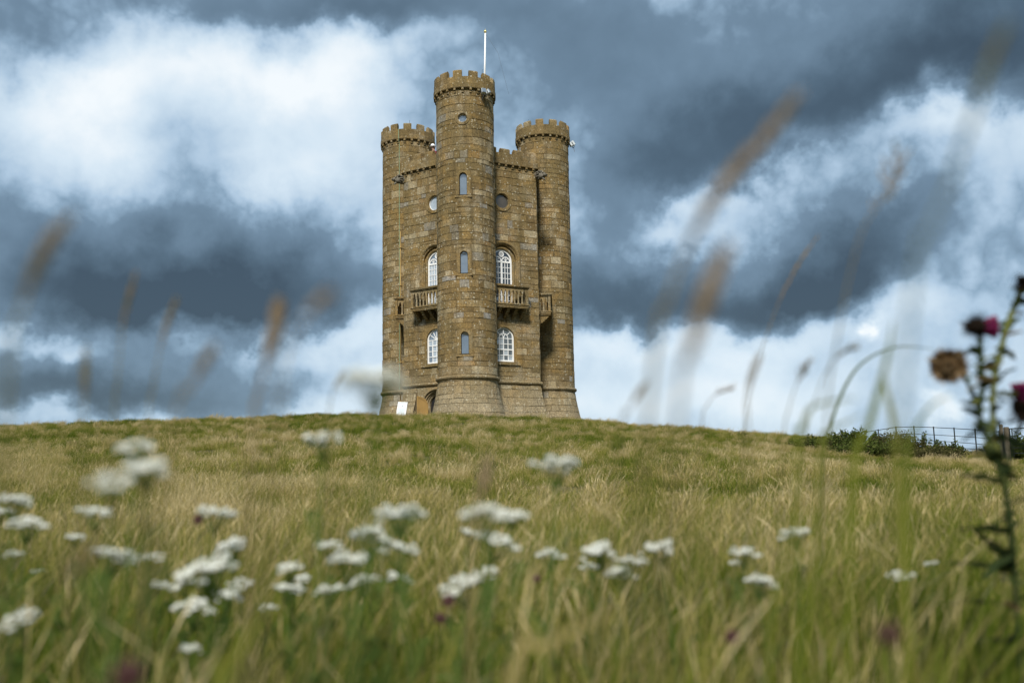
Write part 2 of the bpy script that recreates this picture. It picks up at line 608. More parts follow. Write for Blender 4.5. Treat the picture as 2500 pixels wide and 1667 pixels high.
def stone_tone():
    r = random.random()
    if r < 0.055:
        return random.uniform(0.93, 1.0)
    if r < 0.10:
        return random.uniform(0.87, 0.91)
    if r < 0.20:
        return random.uniform(0.74, 0.87)
    return random.betavariate(2.2, 2.0) * 0.72


def add_block(mb, S, a0, a1, z0, z1, curved, g=0.005):
    """one squared block: chamfered face, joint left open round it"""
    tone = stone_tone()
    bev = 0.014
    g = random.choice((0.001, 0.002, 0.004, 0.006))
    eo = random.choice((-0.004, -0.008, -0.016, -0.026))
    pr = random.uniform(0.0, 0.022)
    tl = random.uniform(-0.006, 0.006)
    A = [a0 + g, a0 + g + bev]
    if curved:
        nseg = max(1, int((a1 - a0) / 0.24))
        A += [a0 + (a1 - a0) * i / nseg for i in range(1, nseg)]
    A += [a1 - g - bev, a1 - g]
    j = lambda: random.uniform(-0.004, 0.004)
    Z = [z0 + g, z0 + g + bev, z1 - g - bev, z1 - g]
    ids = []
    for zi, z in enumerate(Z):
        row = []
        for ai, a in enumerate(A):
            edge = zi in (0, 3) or ai in (0, len(A) - 1)
            off = eo if edge else pr + tl * (1 if ai > len(A) / 2 else -1)
            row.append(mb.vert(S.P(a + j(), z + j(), off), tone))
        ids.append(row)
    for r0, r1 in zip(ids[:-1], ids[1:]):
        for i in range(len(A) - 1):
            mb.face(r0[i], r0[i + 1], r1[i + 1], r1[i])


def subtract(rects, op):
    out = []
    o0, o1, p0, p1 = op
    for (a0, a1, z0, z1) in rects:
        if a1 <= o0 or a0 >= o1 or z1 <= p0 or z0 >= p1:
            out.append((a0, a1, z0, z1))
            continue
        if a0 < o0:
            out.append((a0, o0, z0, z1))
        if a1 > o1:
            out.append((o1, a1, z0, z1))
        m0, m1 = max(a0, o0), min(a1, o1)
        if z0 < p0:
            out.append((m0, m1, z0, p0))
        if z1 > p1:
            out.append((m0, m1, p1, z1))
    return out


REST = MB()                 # every stone past the three hundred that show largest
PICK = []                   # candidates: (closeness, surface, cell)


def masonry(S, a0, a1, zlo, zhi, openings, curved, wrap=False, key=None):
    """cells of coursed ashlar; returns the mortar sheet"""
    mort = MB()
    cs = [2.3]
    while cs[-1] < 20.4:
        cs.append(cs[-1] + random.choice((0.24, 0.29, 0.33, 0.36, 0.39, 0.43)))
    for c0, c1 in zip(cs[:-1], cs[1:]):
        z0, z1 = max(c0, zlo), min(c1, zhi)
        if z1 - z0 < 0.05:
            continue
        x = a0 - (0 if wrap else 0)
        first = True
        off = random.uniform(0.15, 0.55)
        end = a1
        xs = [a0]
        x = a0 + off
        while x < end - 0.2:
            xs.append(x)
            x += random.choice((0.30, 0.40, 0.48, 0.54, 0.62, 0.74, 0.86))
        xs.append(end)
        for p, q in zip(xs[:-1], xs[1:]):
            rects = [(p, q, z0, z1)]
            for op in openings:
                rects = subtract(rects, op)
            for r in rects:
                if r[1] - r[0] < 0.02 or r[3] - r[2] < 0.02:
                    continue
                n = max(1, int((r[1] - r[0]) / 0.15)) if curved else 1
                A = [S.P(r[0] + (r[1] - r[0]) * i / n, r[2], -0.012) for i in range(n + 1)]
                B = [S.P(r[0] + (r[1] - r[0]) * i / n, r[3], -0.012) for i in range(n + 1)]
                mort.quadstrip(A, B, a=0.3)
                if r[1] - r[0] < 0.06 or r[3] - r[2] < 0.06:
                    continue
                if key is not None and abs((r[0] + r[1]) / 2) < 1.9 and r[3] > 3.0 and (r[1] - r[0]) > 0.2 and (r[3] - r[2]) > 0.15:
                    PICK.append((key + abs((r[0] + r[1]) / 2) - 0.6 * (r[1] - r[0]), S, r, curved))
                else:
                    add_block(REST, S, *r, curved)
    return mort


# openings on the faces: (half width, bottom, spring or top)
SLITS = [(14.13, 15.08), (10.14, 11.06), (6.13, 7.03)]      # bottom and spring of the arrow slits
SW, SF = 0.195, 0.385                                       # half width of slit and of its flat stone surround
ROUND_T = (18.13, 0.225, 0.375)
ROUND_W = (14.63, 0.385, 0.56)
UP = (9.02, 11.45, 0.60, 1.02)                              # upper window: floor, spring, half width, stone arch half width
LOW = (6.06, 7.30, 0.575, 0.70)
DOOR = (3.0, 3.86, 0.60, 0.90)


def loop_arch(w, z0, zs, d, n=18, close_bottom=False, cx=0.0):
    pts = [(cx + w + d, z0 - (d if close_bottom else 0))]
    for i in range(n + 1):
        a = math.pi * i / n
        pts.append((cx + (w + d) * math.cos(a), zs + (w + d) * math.sin(a)))
    pts.append((cx - w - d, z0 - (d if close_bottom else 0)))
    return pts


def loop_circle(zc, r, d, n=28, cx=0.0):
    return [(cx + (r + d) * math.cos(2 * math.pi * i / n), zc + (r + d) * math.sin(2 * math.pi * i / n)) for i in range(n)]


def sweep(mb, S, loop, prof, closed, a=0.45):
    """prof: list of (outward growth of the loop, offset from the wall)"""
    for (d0, o0), (d1, o1) in zip(prof[:-1], prof[1:]):
        A = [S.P(p[0], p[1], o0) for p in loop(d0)]
        B = [S.P(p[0], p[1], o1) for p in loop(d1)]
        mb.quadstrip(A, B, closed, a)


def plate(mb, S, loop, rect, off, a=0.45, closed=False):
    """flat stone between an opening and the rectangle cut for it"""
    a0, a1, z0, z1 = rect
    cx, cz = (a0 + a1) / 2, None
    L = loop(0.0)
    zc = sum(p[1] for p in L) / len(L)
    out_ = []
    for (x, z) in L:
        dx, dz = x - cx, z - zc
        k = 1e9
        if abs(dx) > 1e-9:
            k = min(k, ((a1 - cx) if dx > 0 else (cx - a0)) / abs(dx))
        if abs(dz) > 1e-9:
            k = min(k, ((z1 - zc) if dz > 0 else (zc - z0)) / abs(dz))
        out_.append((cx + dx * k, zc + dz * k))
    # densify so corners are reached
    n = len(L)
    for i in range(n if closed else n - 1):
        p, q = L[i], L[(i + 1) % n]
        P_, Q_ = out_[i], out_[(i + 1) % n]
        pts = [p, q, Q_]
        for cxx in (a0, a1):
            for czz in (z0, z1):
                on = lambda w, e, ax: abs(w[ax] - e) < 1e-6
                if (on(P_, cxx, 0) and on(Q_, czz, 1) and not on(P_, czz, 1) and not on(Q_, cxx, 0)) or (on(P_, czz, 1) and on(Q_, cxx, 0) and not on(P_, cxx, 0) and not on(Q_, czz, 1)):
                    pts.append((cxx, czz))
        pts.append(P_)
        mb.poly([S.P(x, z, off) for x, z in pts], a)


def bars(mb, S, segs, w, off, th=0.03):
    for (p, q) in segs:
        dx, dz = q[0] - p[0], q[1] - p[1]
        L = math.hypot(dx, dz)
        if L < 1e-6:
            continue
        px, pz = -dz / L * w / 2, dx / L * w / 2
        C = [(p[0] + px, p[1] + pz), (q[0] + px, q[1] + pz), (q[0] - px, q[1] - pz), (p[0] - px, p[1] - pz)]
        P8 = [S.P(x, z, off) for x, z in C] + [S.P(x, z, off + th) for x, z in C]
        mb.hexa(P8)


def polyline(pts):
    return list(zip(pts[:-1], pts[1:]))


def arc(cx, cz, r, a0, a1, n=10):
    return [(cx + r * math.cos(R_(a0 + (a1 - a0) * i / n)), cz + r * math.sin(R_(a0 + (a1 - a0) * i / n))) for i in range(n + 1)]


# --- turrets
for k, S in TURS.items():
    ops = []
    if k == 0:
        for (b0, b1) in SLITS:
            ops.append((-SF, SF, b0 - 0.13, b1 + SW + 0.14))
        ops.append((-ROUND_T[2], ROUND_T[2], ROUND_T[0] - ROUND_T[2], ROUND_T[0] + ROUND_T[2]))
    half = math.pi * TR
    mort = masonry(S, -half, half, 2.3, 19.75, ops, True, key=0.0 if k == 0 else None)
    lab = {0: 'round turret nearest the camera, with arrow slits', 2: 'round turret at the back on the right', -2: 'round turret at the back on the left'}[k]
    tur = mort.build('turret', M_MORTAR, tower, ORG)
    tag(tur, lab)
    S.obj = tur
    # string course roll
    mb_ = MB()
    prof = [(0.0, 0.12), (0.07, 0.11), (0.115, 0.06), (0.12, 0.0), (0.08, -0.06), (0.02, -0.085), (-0.03, -0.09)]
    n = 56
    for (o0, h0), (o1, h1) in zip(prof[:-1], prof[1:]):
        A = [S.P(2 * math.pi * TR * i / n, ZS + h0, 0) for i in range(n)]
        ra = lambda i, o, h: Vector((S.c.x + (TR + 0.005 + o) * math.cos(2 * math.pi * i / n), S.c.y + (TR + 0.005 + o) * math.sin(2 * math.pi * i / n), ZS + h))
        mb_.quadstrip([ra(i, o0, h0) for i in range(n)], [ra(i, o1, h1) for i in range(n)], True, 0.25)
    mb_.build('string_course', M_STONE, tur, ORG, True)
    # crown: corbel table, ring, merlons, cap
    mb_ = MB()
    ri = CR - 0.30
    prof = [(TR - 0.03, 19.46), (TR + 0.02, 19.72), (CR - 0.02, 19.70), (CR, 19.74), (CR, 19.98), (CR - 0.025, 20.0), (CR - 0.025, 20.30), (ri, 20.32), (ri, 19.85), (0.02, 19.87)]
    for (r0, z0), (r1, z1) in zip(prof[:-1], prof[1:]):
        n = 72
        nb = 18 if z1 <= 20.0 and z0 >= 19.7 else 12
        rt = random.Random(int(z0 * 100) + k)
        for sg_ in range(nb):
            ii = [sg_ * n // nb + w_ for w_ in range(n // nb + 1)]
            ring = lambda r, z: [(S.c.x + r * math.cos(2 * math.pi * (i + .004 * (1 if w_ == 0 else 0)) / n), S.c.y + r * math.sin(2 * math.pi * i / n), z) for w_, i in enumerate(ii)]
            mb_.quadstrip(ring(r0, z0), ring(r1, z1), False, rt.betavariate(2.2, 2.0) * 0.75)
    mb_.build('parapet', M_STONE, tur, ORG)
    # merlon mesh in turret frame
    off0 = {0: -10.5, 2: -8.0, -2: 5.0}[k]
    for i in range(12):
        mm = MB()
        tn = stone_tone()
        n = 4
        wd = R_(16.8) * random.uniform(0.94, 1.05)
        ht = 20.69 + random.uniform(-0.03, 0.02)
        ro, ri2 = CR - 0.028, CR - 0.27
        rm = CR - 0.15
        prof = [(ro, 20.27), (ro, ht - 0.09), (ro - 0.02, ht - 0.07), (rm, ht), (ri2 + 0.03, ht - 0.07), (ri2, ht - 0.10), (ri2, 20.27)]
        rows = [[mm.vert((r * math.cos(-wd / 2 + wd * q / n), r * math.sin(-wd / 2 + wd * q / n), z - 20.27), tn) for q in range(n + 1)] for r, z in prof]
        for A, B in zip(rows[:-1], rows[1:]):
            for q in range(n):
                mm.face(A[q], A[q + 1], B[q + 1], B[q])
        mm.face(*[r[0] for r in rows])
        mm.face(*[r[-1] for r in reversed(rows)])
        face_cam = -math.pi / 2
        link('merlon', mm.mesh('merlon', M_STONE), tur, (S.c.x - X0, S.c.y - D0, 20.27 - ZB), (0, 0, face_cam + R_(off0 + 30 * i)))
    cm = MB()
    P8 = []
    cm.hexa([(0, -.055, 0), (0.075, -.055, 0), (0.075, .055, 0), (0, .055, 0), (0, -.055, .12), (0.075, -.055, .12), (0.075, .055, .12), (0, .055, .12)], 0.3)
    cm.hexa([(0, -.055, .121), (0.135, -.055, .121), (0.135, .055, .121), (0, .055, .121), (0, -.055, .235), (0.135, -.055, .235), (0.135, .055, .235), (0, .055, .235)], 0.45)
    cme = cm.mesh('corbel', M_STONE)
    for i in range(24):
        an = face_cam + R_(15 * i - 1.0)
        r = TR - 0.015
        link('corbel', cme, tur, (S.c.x - X0 + r * math.cos(an), S.c.y - D0 + r * math.sin(an), 19.47 - ZB), (0, 0, an))

# windows in the front turret
S = TURS[0]
for i, (b0, b1) in enumerate(SLITS):
    w = MB()
    lp = lambda d, b0=b0, b1=b1: loop_arch(SW, b0, b1, d, 14)
    rect = (-SF + 0.008, SF - 0.008, b0 - 0.13, b1 + SW + 0.132)
    pts = lp(0)
    # plate: sides, arch field, sill field
    plate(w, S, lp, (rect[0], rect[1], b0, rect[3]), 0.022)
    w.poly([S.P(x, z, 0.022) for x, z in ((rect[0], rect[2]), (rect[1], rect[2]), (rect[1], b0), (rect[0], b0))], 0.45)
    for (p, q) in polyline([(rect[0], rect[2]), (rect[1], rect[2]), (rect[1], rect[3]), (rect[0], rect[3]), (rect[0], rect[2])]):
        w.poly([S.P(p[0], p[1], 0.022), S.P(q[0], q[1], 0.022), S.P(q[0], q[1], -0.03), S.P(p[0], p[1], -0.03)], 0.35)
    sweep(w, S, lp, [(0, 0.022), (-0.012, -0.24)], False, 0.3)
    w.poly([S.P(x, z, o) for x, z, o in ((-SW, b0, 0.022), (SW, b0, 0.022), (SW, b0, -0.24), (-SW, b0, -0.24))], 0.3)
    win = w.build('window', M_STONE, tower, ORG)
    sl = MB()
    P4 = [(-SF - 0.03, b0 - 0.135), (SF + 0.03, b0 - 0.135), (SF + 0.03, b0 - 0.035), (-SF - 0.03, b0 - 0.035)]
    sl.hexa([S.P(x, z, 0.023) for x, z in P4] + [S.P(x, z, 0.075) for x, z in P4], 0.35)
    sl.build('sill', M_STONE, win, ORG)
    g = MB()
    g.poly([S.P(x, z, -0.16) for x, z in lp(0.0)])
    g.build('pane', M_GLASS_MID, win, ORG)
    if i == 1:
        pass
zc, r1, r2 = ROUND_T
w = MB()
lp = lambda d: loop_circle(zc, r1, d)
plate(w, S, lp, (-r2, r2, zc - r2, zc + r2), 0.008, closed=True)
sweep(w, S, lp, [(0.15, 0.01), (0.145, 0.035), (0.03, 0.04), (0.0, 0.02), (-0.01, -0.22)], True, 0.4)
win = w.build('window', M_STONE, tower, ORG)
g = MB()
g.poly([S.P(x, z, -0.15) for x, z in lp(0)])
g.build('pane', M_GLASS_MID, win, ORG)
fr = MB()
sweep(fr, S, lp, [(0.0, -0.12), (-0.025, -0.12), (-0.025, -0.15)], True)
fr.build('frame', M_WHITE, win, ORG)

# --- walls
for k, S in WALLS.items():
    h = HR / 2
    ops = []
    front = k in (0, -1)
    if front:
        ops.append((-UP[3], UP[3], UP[0] - 0.02, UP[1] + UP[3]))
        ops.append((-LOW[3], LOW[3], LOW[0] - 0.16, LOW[1] + LOW[3]))
        ops.append((-ROUND_W[2], ROUND_W[2], ROUND_W[0] - ROUND_W[2], ROUND_W[0] + ROUND_W[2]))
    # a bay left plain for the doorway on the left-hand face
    lo = ops + ([(-1.2, 1.2, 0.0, ZS)] if k == -1 else [])
    mort = masonry(S, -h, h, 2.3, 16.66, lo, False)
    if k == -1:
        SB = Wall(-1, flat=True)
        m2 = masonry(SB, -1.2, 1.2, 2.3, ZS, [(-DOOR[3] - .1, DOOR[3] + .1, 0, DOOR[1] + DOOR[3] + .1)], False)
        base = len(mort.v)
        mort.v += m2.v
        mort.a += m2.a
        mort.f += [tuple(i + base for i in f) for f in m2.f]
        for sgn in (-1, 1):
            zz = [2.3 + (ZS - 2.3) * i / 8 for i in range(9)]
            mort.quadstrip([SB.P(sgn * 1.2, z, -0.02) for z in zz], [S.P(sgn * 1.2 / (1 + batter(z) * math.tan(math.pi / 6) / h), z, 0.004) for z in zz], a=0.05)
    wob = mort.build('wall', M_MORTAR, tower, ORG)
    S.obj = wob
    # string course
    mb_ = MB()
    prof = [(0.0, 0.12), (0.07, 0.11), (0.115, 0.06), (0.12, 0.0), (0.08, -0.06), (0.02, -0.085), (-0.03, -0.09)]
    ext = lambda o: h + o * math.tan(math.pi / 6)
    for (o0, h0), (o1, h1) in zip(prof[:-1], prof[1:]):
        ww = Wall(k, True)
        mb_.poly([ww.P(-ext(o0), ZS + h0, o0 + .004), ww.P(ext(o0), ZS + h0, o0 + .004), ww.P(ext(o1), ZS + h1, o1 + .004), ww.P(-ext(o1), ZS + h1, o1 + .004)], 0.25)
    mb_.build('string_course', M_STONE, wob, ORG)
    # parapet with its corbels and merlons
    mb_ = MB()
    pro = 0.14
    prof = [(-0.02, 16.60), (0.0, 16.66), (pro, 16.66), (pro, 16.92), (pro - 0.02, 16.94), (pro - 0.02, 17.25), (pro - 0.33, 17.26), (pro - 0.33, 16.30)]
    for (o0, z0), (o1, z1) in zip(prof[:-1], prof[1:]):
        cuts = [-1.0, -0.7, -0.38, -0.1, 0.22, 0.5, 0.78, 1.0]
        for ca, cb in zip(cuts[:-1], cuts[1:]):
            mb_.poly([S.P(ca * ext(o0), z0, o0), S.P(cb * ext(o0), z0, o0), S.P(cb * ext(o1), z1, o1), S.P(ca * ext(o1), z1, o1)], random.betavariate(2.2, 2.0) * 0.72)
    mb_.build('parapet', M_STONE, wob, ORG)
    cm = MB()
    cm.hexa([(-.055, 0, 0), (.055, 0, 0), (.055, .075, 0), (-.055, .075, 0), (-.055, 0, .10), (.055, 0, .10), (.055, .075, .10), (-.055, .075, .10)], 0.3)
    cm.hexa([(-.055, 0, .101), (.055, 0, .101), (.055, .13, .101), (-.055, .13, .101), (-.055, 0, .20), (.055, 0, .20), (.055, .13, .20), (-.055, .13, .20)], 0.45)
    cme = cm.mesh('corbel', M_STONE)
    rz = math.atan2(-S.t.x, S.t.y) if False else math.atan2(S.n.y, S.n.x) - math.pi / 2
    if k in (0, -1, 1, -2):
        for i in range(10):
            a = -h + 0.21 + i * 0.416
            p = S.P(a, 16.458, -0.01)
            link('corbel', cme, wob, p - ORG, (0, 0, rz))
    sgn = 1 if k in (0, 1, 2) else -1
    for i in range(5):
        mm = MB()
        tn = stone_tone()
        wdt = 0.50 * random.uniform(0.94, 1.06)
        th, ht = 0.29, 0.33 + random.uniform(-.02, .03)
        prof = [(0.0, 0), (0.0, ht - 0.10), (-0.02, ht - 0.08), (-th / 2, ht), (-th + 0.02, ht - 0.09), (-th, ht - 0.11), (-th, 0)]
        rows = [[mm.vert((x, o, z), tn) for x in (-wdt / 2, wdt / 2)] for o, z in prof]
        for A, B in zip(rows[:-1], rows[1:]):
            mm.face(A[0], A[1], B[1], B[0])
        mm.face(*[r[0] for r in rows])
        mm.face(*[r[1] for r in reversed(rows)])
        a = (-1.40 if sgn > 0 else -1.87) + 0.795 * i
        link('merlon', mm.mesh('merlon', M_STONE), wob, S.P(a, 17.235, pro - 0.023) - ORG, (0, 0, rz))
    # hopper for roofs
    if not front:
        continue
    left = k == -1
    # round window
    zc, r1, r2 = ROUND_W
    w = MB()
    lp = lambda d: loop_circle(zc, r1, d, 36)
    plate(w, S, lp, (-r2, r2, zc - r2, zc + r2), 0.006, closed=True)
    sweep(w, S, lp, [(0.165, 0.004), (0.16, 0.04), (0.04, 0.04), (0.02, 0.0), (0.0, -0.02), (-0.01, -0.24)], True, 0.55)
    win = w.build('window', M_STONE, tower, ORG)
    tag(win, 'round window, its glass reflecting the pale sky' if left else 'round window with dark brown glass')
    g = MB()
    g.poly([S.P(x, z, -0.10) for x, z in lp(0)])
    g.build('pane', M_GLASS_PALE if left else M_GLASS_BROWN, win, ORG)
    fr = MB()
    sweep(fr, S, lp, [(0.0, -0.07), (-0.03, -0.07), (-0.03, -0.10)], True)
    fr.build('frame', M_POST if not left else M_WHITE, win, ORG)
    # upper arched window with deep moulded arch and colonnettes
    z0, zs, hw, ho = UP
    w = MB()
    lp = lambda d: loop_arch(hw, z0, zs, d, 22)
    lpo = lambda d: loop_arch(ho - 0.02, z0 - 0.02, zs, d, 22)
    plate(w, S, lpo, (-ho, ho, z0 - 0.02, zs + ho), 0.004, 0.5)
    sweep(w, S, lp, [(0.40, 0.004), (0.395, 0.05), (0.34, 0.065), (0.29, 0.04), (0.25, -0.02), (0.20, -0.05), (0.19, -0.17), (0.13, -0.17), (0.11, -0.11), (0.05, -0.10), (0.0, -0.14), (-0.01, -0.34)], False, 0.5)
    win = w.build('window', M_STONE, tower, ORG)
    tag(win, 'tall white framed arched window over the balcony')
    for sg in (-1, 1):
        cl = MB()
        cl.lathe([(0.055, z0 - ZB), (0.055, z0 - ZB + .1), (0.04, z0 - ZB + .13), (0.04, zs - ZB - .1), (0.06, zs - ZB - .06), (0.065, zs - ZB + .02)], 10)
        q = S.P(sg * (hw + 0.155), z0, -0.085)
        co = link('colonnette', cl.mesh('colonnette', M_STONE), win, (q.x - X0, q.y - D0, 0))
    fr = MB()
    lpf = lambda d: loop_arch(hw, z0, zs, d, 22)
    sweep(fr, S, lpf, [(0.0, -0.20), (-0.085, -0.20), (-0.085, -0.27)], False)
    fr.build('frame', M_WHITE, win, ORG)
    gb = MB()
    wi = hw - 0.085
    o = -0.25
    bars(gb, S, [((-wi, zs - 0.06), (wi, zs - 0.06))], 0.085, o, 0.05)
    bars(gb, S, [((0, z0), (0, zs - 0.06))], 0.10, o, 0.05)
    rr_ = wi / 2
    for sg in (-1, 1):
        bars(gb, S, polyline(arc(sg * rr_, zs - 0.03, rr_ - 0.02, 0, 180, 12)), 0.05, o, 0.04)
        for an in (50, 90, 130):
            bars(gb, S, [((sg * rr_, zs), (sg * rr_ + (rr_ - .03) * math.cos(R_(an)), zs + (rr_ - .03) * math.sin(R_(an))))], 0.026, o, 0.03)
        for i in (1, 2):
            x = sg * (0.05 + (wi - 0.05) * i / 3)
            bars(gb, S, [((x, z0), (x, zs - 0.06))], 0.03, o, 0.035)
    bars(gb, S, polyline(arc(0, zs + 0.345, 0.125, 0, 360, 18)), 0.05, o, 0.045)
    bars(gb, S, polyline([(-.05, zs + .295), (.05, zs + .295), (.05, zs + .395), (-.05, zs + .395), (-.05, zs + .295)]), 0.022, o, 0.03)
    zr_ = z0 + 0.12
    nrow = 8
    for i in range(1, nrow):
        zz = z0 + (zs - 0.06 - z0) * i / nrow
        bars(gb, S, [((-wi, zz), (wi, zz))], 0.028, o, 0.035)
    gb.build('glazing_bars', M_WHITE, win, ORG)
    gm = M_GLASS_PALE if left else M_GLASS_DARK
    xs = [sg * (0.05 + (wi - 0.05) * i / 3) for sg in (1,) for i in range(4)]
    cols = [(-b_, -a_) for a_, b_ in zip(xs[:-1], xs[1:])] + list(zip(xs[:-1], xs[1:]))
    for i in range(nrow):
        za = z0 + (zs - 0.06 - z0) * i / nrow
        zb = z0 + (zs - 0.06 - z0) * (i + 1) / nrow
        for ca, cb in cols:
            g = MB()
            t1, t2 = random.uniform(-.004, .004), random.uniform(-.004, .004)
            g.poly([S.P(ca, za, o + .012 - t1 - t2), S.P(cb, za, o + .012 + t1 - t2), S.P(cb, zb, o + .012 + t1 + t2), S.P(ca, zb, o + .012 - t1 + t2)])
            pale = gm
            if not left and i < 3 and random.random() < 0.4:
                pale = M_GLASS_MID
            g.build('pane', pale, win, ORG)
    g = MB()
    g.poly([S.P(x, z, o + .008) for x, z in [(wi, zs - 0.06)] + arc(0, zs, wi, 0, 180, 16) + [(-wi, zs - 0.06)]])
    g.build('pane', M_GLASS_DARK if not left else M_GLASS_MID, win, ORG)
    # lower arched window
    z0, zs, hw, ho = LOW
    w = MB()
    lp = lambda d: loop_arch(hw, z0, zs, d, 22)
    plate(w, S, lp, (-ho, ho, z0, zs + ho), 0.010, 0.62)
    sweep(w, S, lp, [(0, 0.010), (-0.005, -0.20)], False, 0.5)
    win = w.build('window', M_STONE, tower, ORG)
    tag(win, 'white arched window of many panes with a radiating fan head' if left else 'white arched sash window with an inner arch in its head')
    sl = MB()
    P4 = [(-0.88, z0 - 0.16), (0.88, z0 - 0.16), (0.88, z0), (-0.88, z0)]
    sl.hexa([S.P(x, z, -0.2) for x, z in P4] + [S.P(x, z, 0.085) for x, z in P4], 0.4)
    sl.build('sill', M_STONE, win, ORG)
    fr = MB()
    sweep(fr, S, lp, [(0.0, -0.085), (-0.075, -0.085), (-0.075, -0.16)], False)
    bars(fr, S, [((-hw, z0 + 0.05), (hw, z0 + 0.05))], 0.11 if not left else 0.07, -0.14, 0.06)
    fr.build('frame', M_WHITE, win, ORG)
    gb = MB()
    o = -0.145
    wi = hw - 0.06
    xs = [-wi, -wi / 2, 0, wi / 2, wi]
    if left:
        zz = [z0 + 0.08 + (zs - z0 - 0.08) * i / 4 for i in range(5)]
        for z in zz[1:]:
            bars(gb, S, [((-wi, z), (wi, z))], 0.04 if z == zz[-1] else 0.032, o, 0.035)
        for x in xs[1:-1]:
            bars(gb, S, [((x, z0), (x, zs))], 0.034, o, 0.035)
        for an in (35, 62, 90, 118, 145):
            bars(gb, S, [((0, zs), (wi * math.cos(R_(an)), zs + wi * math.sin(R_(an))))], 0.032, o, 0.03)
        bars(gb, S, polyline([(-wi / 2, zz[1]), (wi / 2, zz[1]), (wi / 2, zz[3]), (-wi / 2, zz[3]), (-wi / 2, zz[1])]), 0.055, o + .01, 0.04)
    else:
        zz = [z0 + 0.10, z0 + 0.36, z0 + 0.66, z0 + 0.95, zs]
        for z in zz[1:]:
            bars(gb, S, [((-wi, z), (wi, z))], 0.06 if z == zz[2] else 0.032, o, 0.04 if z == zz[2] else 0.035)
        for x in xs[1:-1]:
            bars(gb, S, [((x, z0), (x, zs))], 0.034, o, 0.033)
        bars(gb, S, polyline(arc(0, zs, wi / 2, 0, 180, 14)), 0.034, o, 0.034)
        for sg in (-1, 1):
            bars(gb, S, polyline(arc(sg * wi / 2, zs, wi / 2, 90 + 90 * (sg + 1) / 2, 90 + 90 * (sg + 1) / 2, 1)), 0.03, o, 0.03)
            bars(gb, S, polyline([(0, zs), (sg * 0.035, zs + .12), (sg * 0.10, zs + .21), (sg * .15, zs + .235)]), 0.03, o, 0.03)
        for an in (42, 90, 138):
            bars(gb, S, [((wi / 2 * math.cos(R_(an)), zs + wi / 2 * math.sin(R_(an))), (wi * math.cos(R_(an)), zs + wi * math.sin(R_(an))))], 0.03, o, 0.03)
    gb.build('glazing_bars', M_WHITE, win, ORG)
    zz[0] = z0
    for i in range(4):
        for j in range(4):
            g = MB()
            t1, t2 = random.uniform(-.003, .003), random.uniform(-.003, .003)
            g.poly([S.P(xs[j], zz[i], o + .010 - t1 - t2), S.P(xs[j + 1], zz[i], o + .010 + t1 - t2), S.P(xs[j + 1], zz[i + 1], o + .010 + t1 + t2), S.P(xs[j], zz[i + 1], o + .010 - t1 + t2)])
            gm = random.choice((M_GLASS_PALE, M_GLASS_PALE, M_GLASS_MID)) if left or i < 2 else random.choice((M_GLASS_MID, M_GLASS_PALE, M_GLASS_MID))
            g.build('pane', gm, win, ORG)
    g = MB()
    g.poly([S.P(x, z, o + .008) for x, z in arc(0, zs, wi + .01, 0, 180, 16)])
    g.build('pane', M_GLASS_MID, win, ORG)

# dark floors and roofs close the inside
mb_ = MB()
mb_.poly([vtx(k, HR - 0.02) + Vector((0, 0, 16.32)) for k in range(6)])
mb_.build('roof', M_LEAD, tower, ORG)
mb_ = MB()
for k in range(6):
    A, B = vtx(k, HR - 0.42), vtx(k + 1, HR - 0.42)
    mb_.poly([(A.x, A.y, 2.3), (B.x, B.y, 2.3), (B.x, B.y, 16.2), (A.x, A.y, 16.2)])
mb_.build('inner_lining', M_DARK, tower, ORG)

# --- stones that show largest, each on its own under the front turret
PICK.sort(key=lambda q: q[0])
for _, S_, r, curved in PICK[:300]:
    bl = MB()
    add_block(bl, S_, *r, curved)
    bl.build('stone', M_STONE, TURS[0].obj, ORG)
for _, S_, r, curved in PICK[300:]:
    add_block(REST, S_, *r, curved)
tag(REST.build('stonework', M_STONE, tower, ORG), kind='stuff')

# --- doorway
SB = Wall(-1, flat=True)
d0, ds, dw, do = DOOR
w = MB()
lp = lambda d: loop_arch(dw, d0 - 0.4, ds, d, 22)
lpo = lambda d: loop_arch(do, d0 - 0.4, ds, d, 22)
plate(w, SB, lpo, (-do - .1, do + .1, d0 - 0.4, ds + do + .1), 0.006, 0.5)
sweep(w, SB, lp, [(0.30, 0.006), (0.29, 0.035), (0.25, 0.03), (0.22, -0.06), (0.16, -0.07), (0.15, -0.15), (0.09, -0.16), (0.08, -0.22), (0.03, -0.23), (0.0, -0.27), (-0.02, -0.42)], False, 0.42)
dwy = w.build('doorway', M_STONE, tower, ORG)
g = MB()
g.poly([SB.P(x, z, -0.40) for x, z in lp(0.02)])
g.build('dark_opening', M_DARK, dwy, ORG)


def leaf_outline(n=8):
    pts = [(0, 0), (0.60, 0)]
    hh = ds - d0
    for i in range(n + 1):
        a = R_(90 * i / n)
        pts.append((0.60 - 0.60 * math.sin(a) * 0 - (1 - math.cos(a)) * 0, hh) if False else (0.60 * (1 - i / n), hh + 0.60 * math.sqrt(max(0, 1 - (i / n) ** 2))))
    return pts


hinge = SB.P(-0.46, d0, 0.04)
ax = (-SB.t * 0.80 + SB.n * 0.60).normalized()
nn = Vector((ax.y, -ax.x, 0))
if nn.dot(SB.n) < 0:
    nn = -nn
dl = MB()
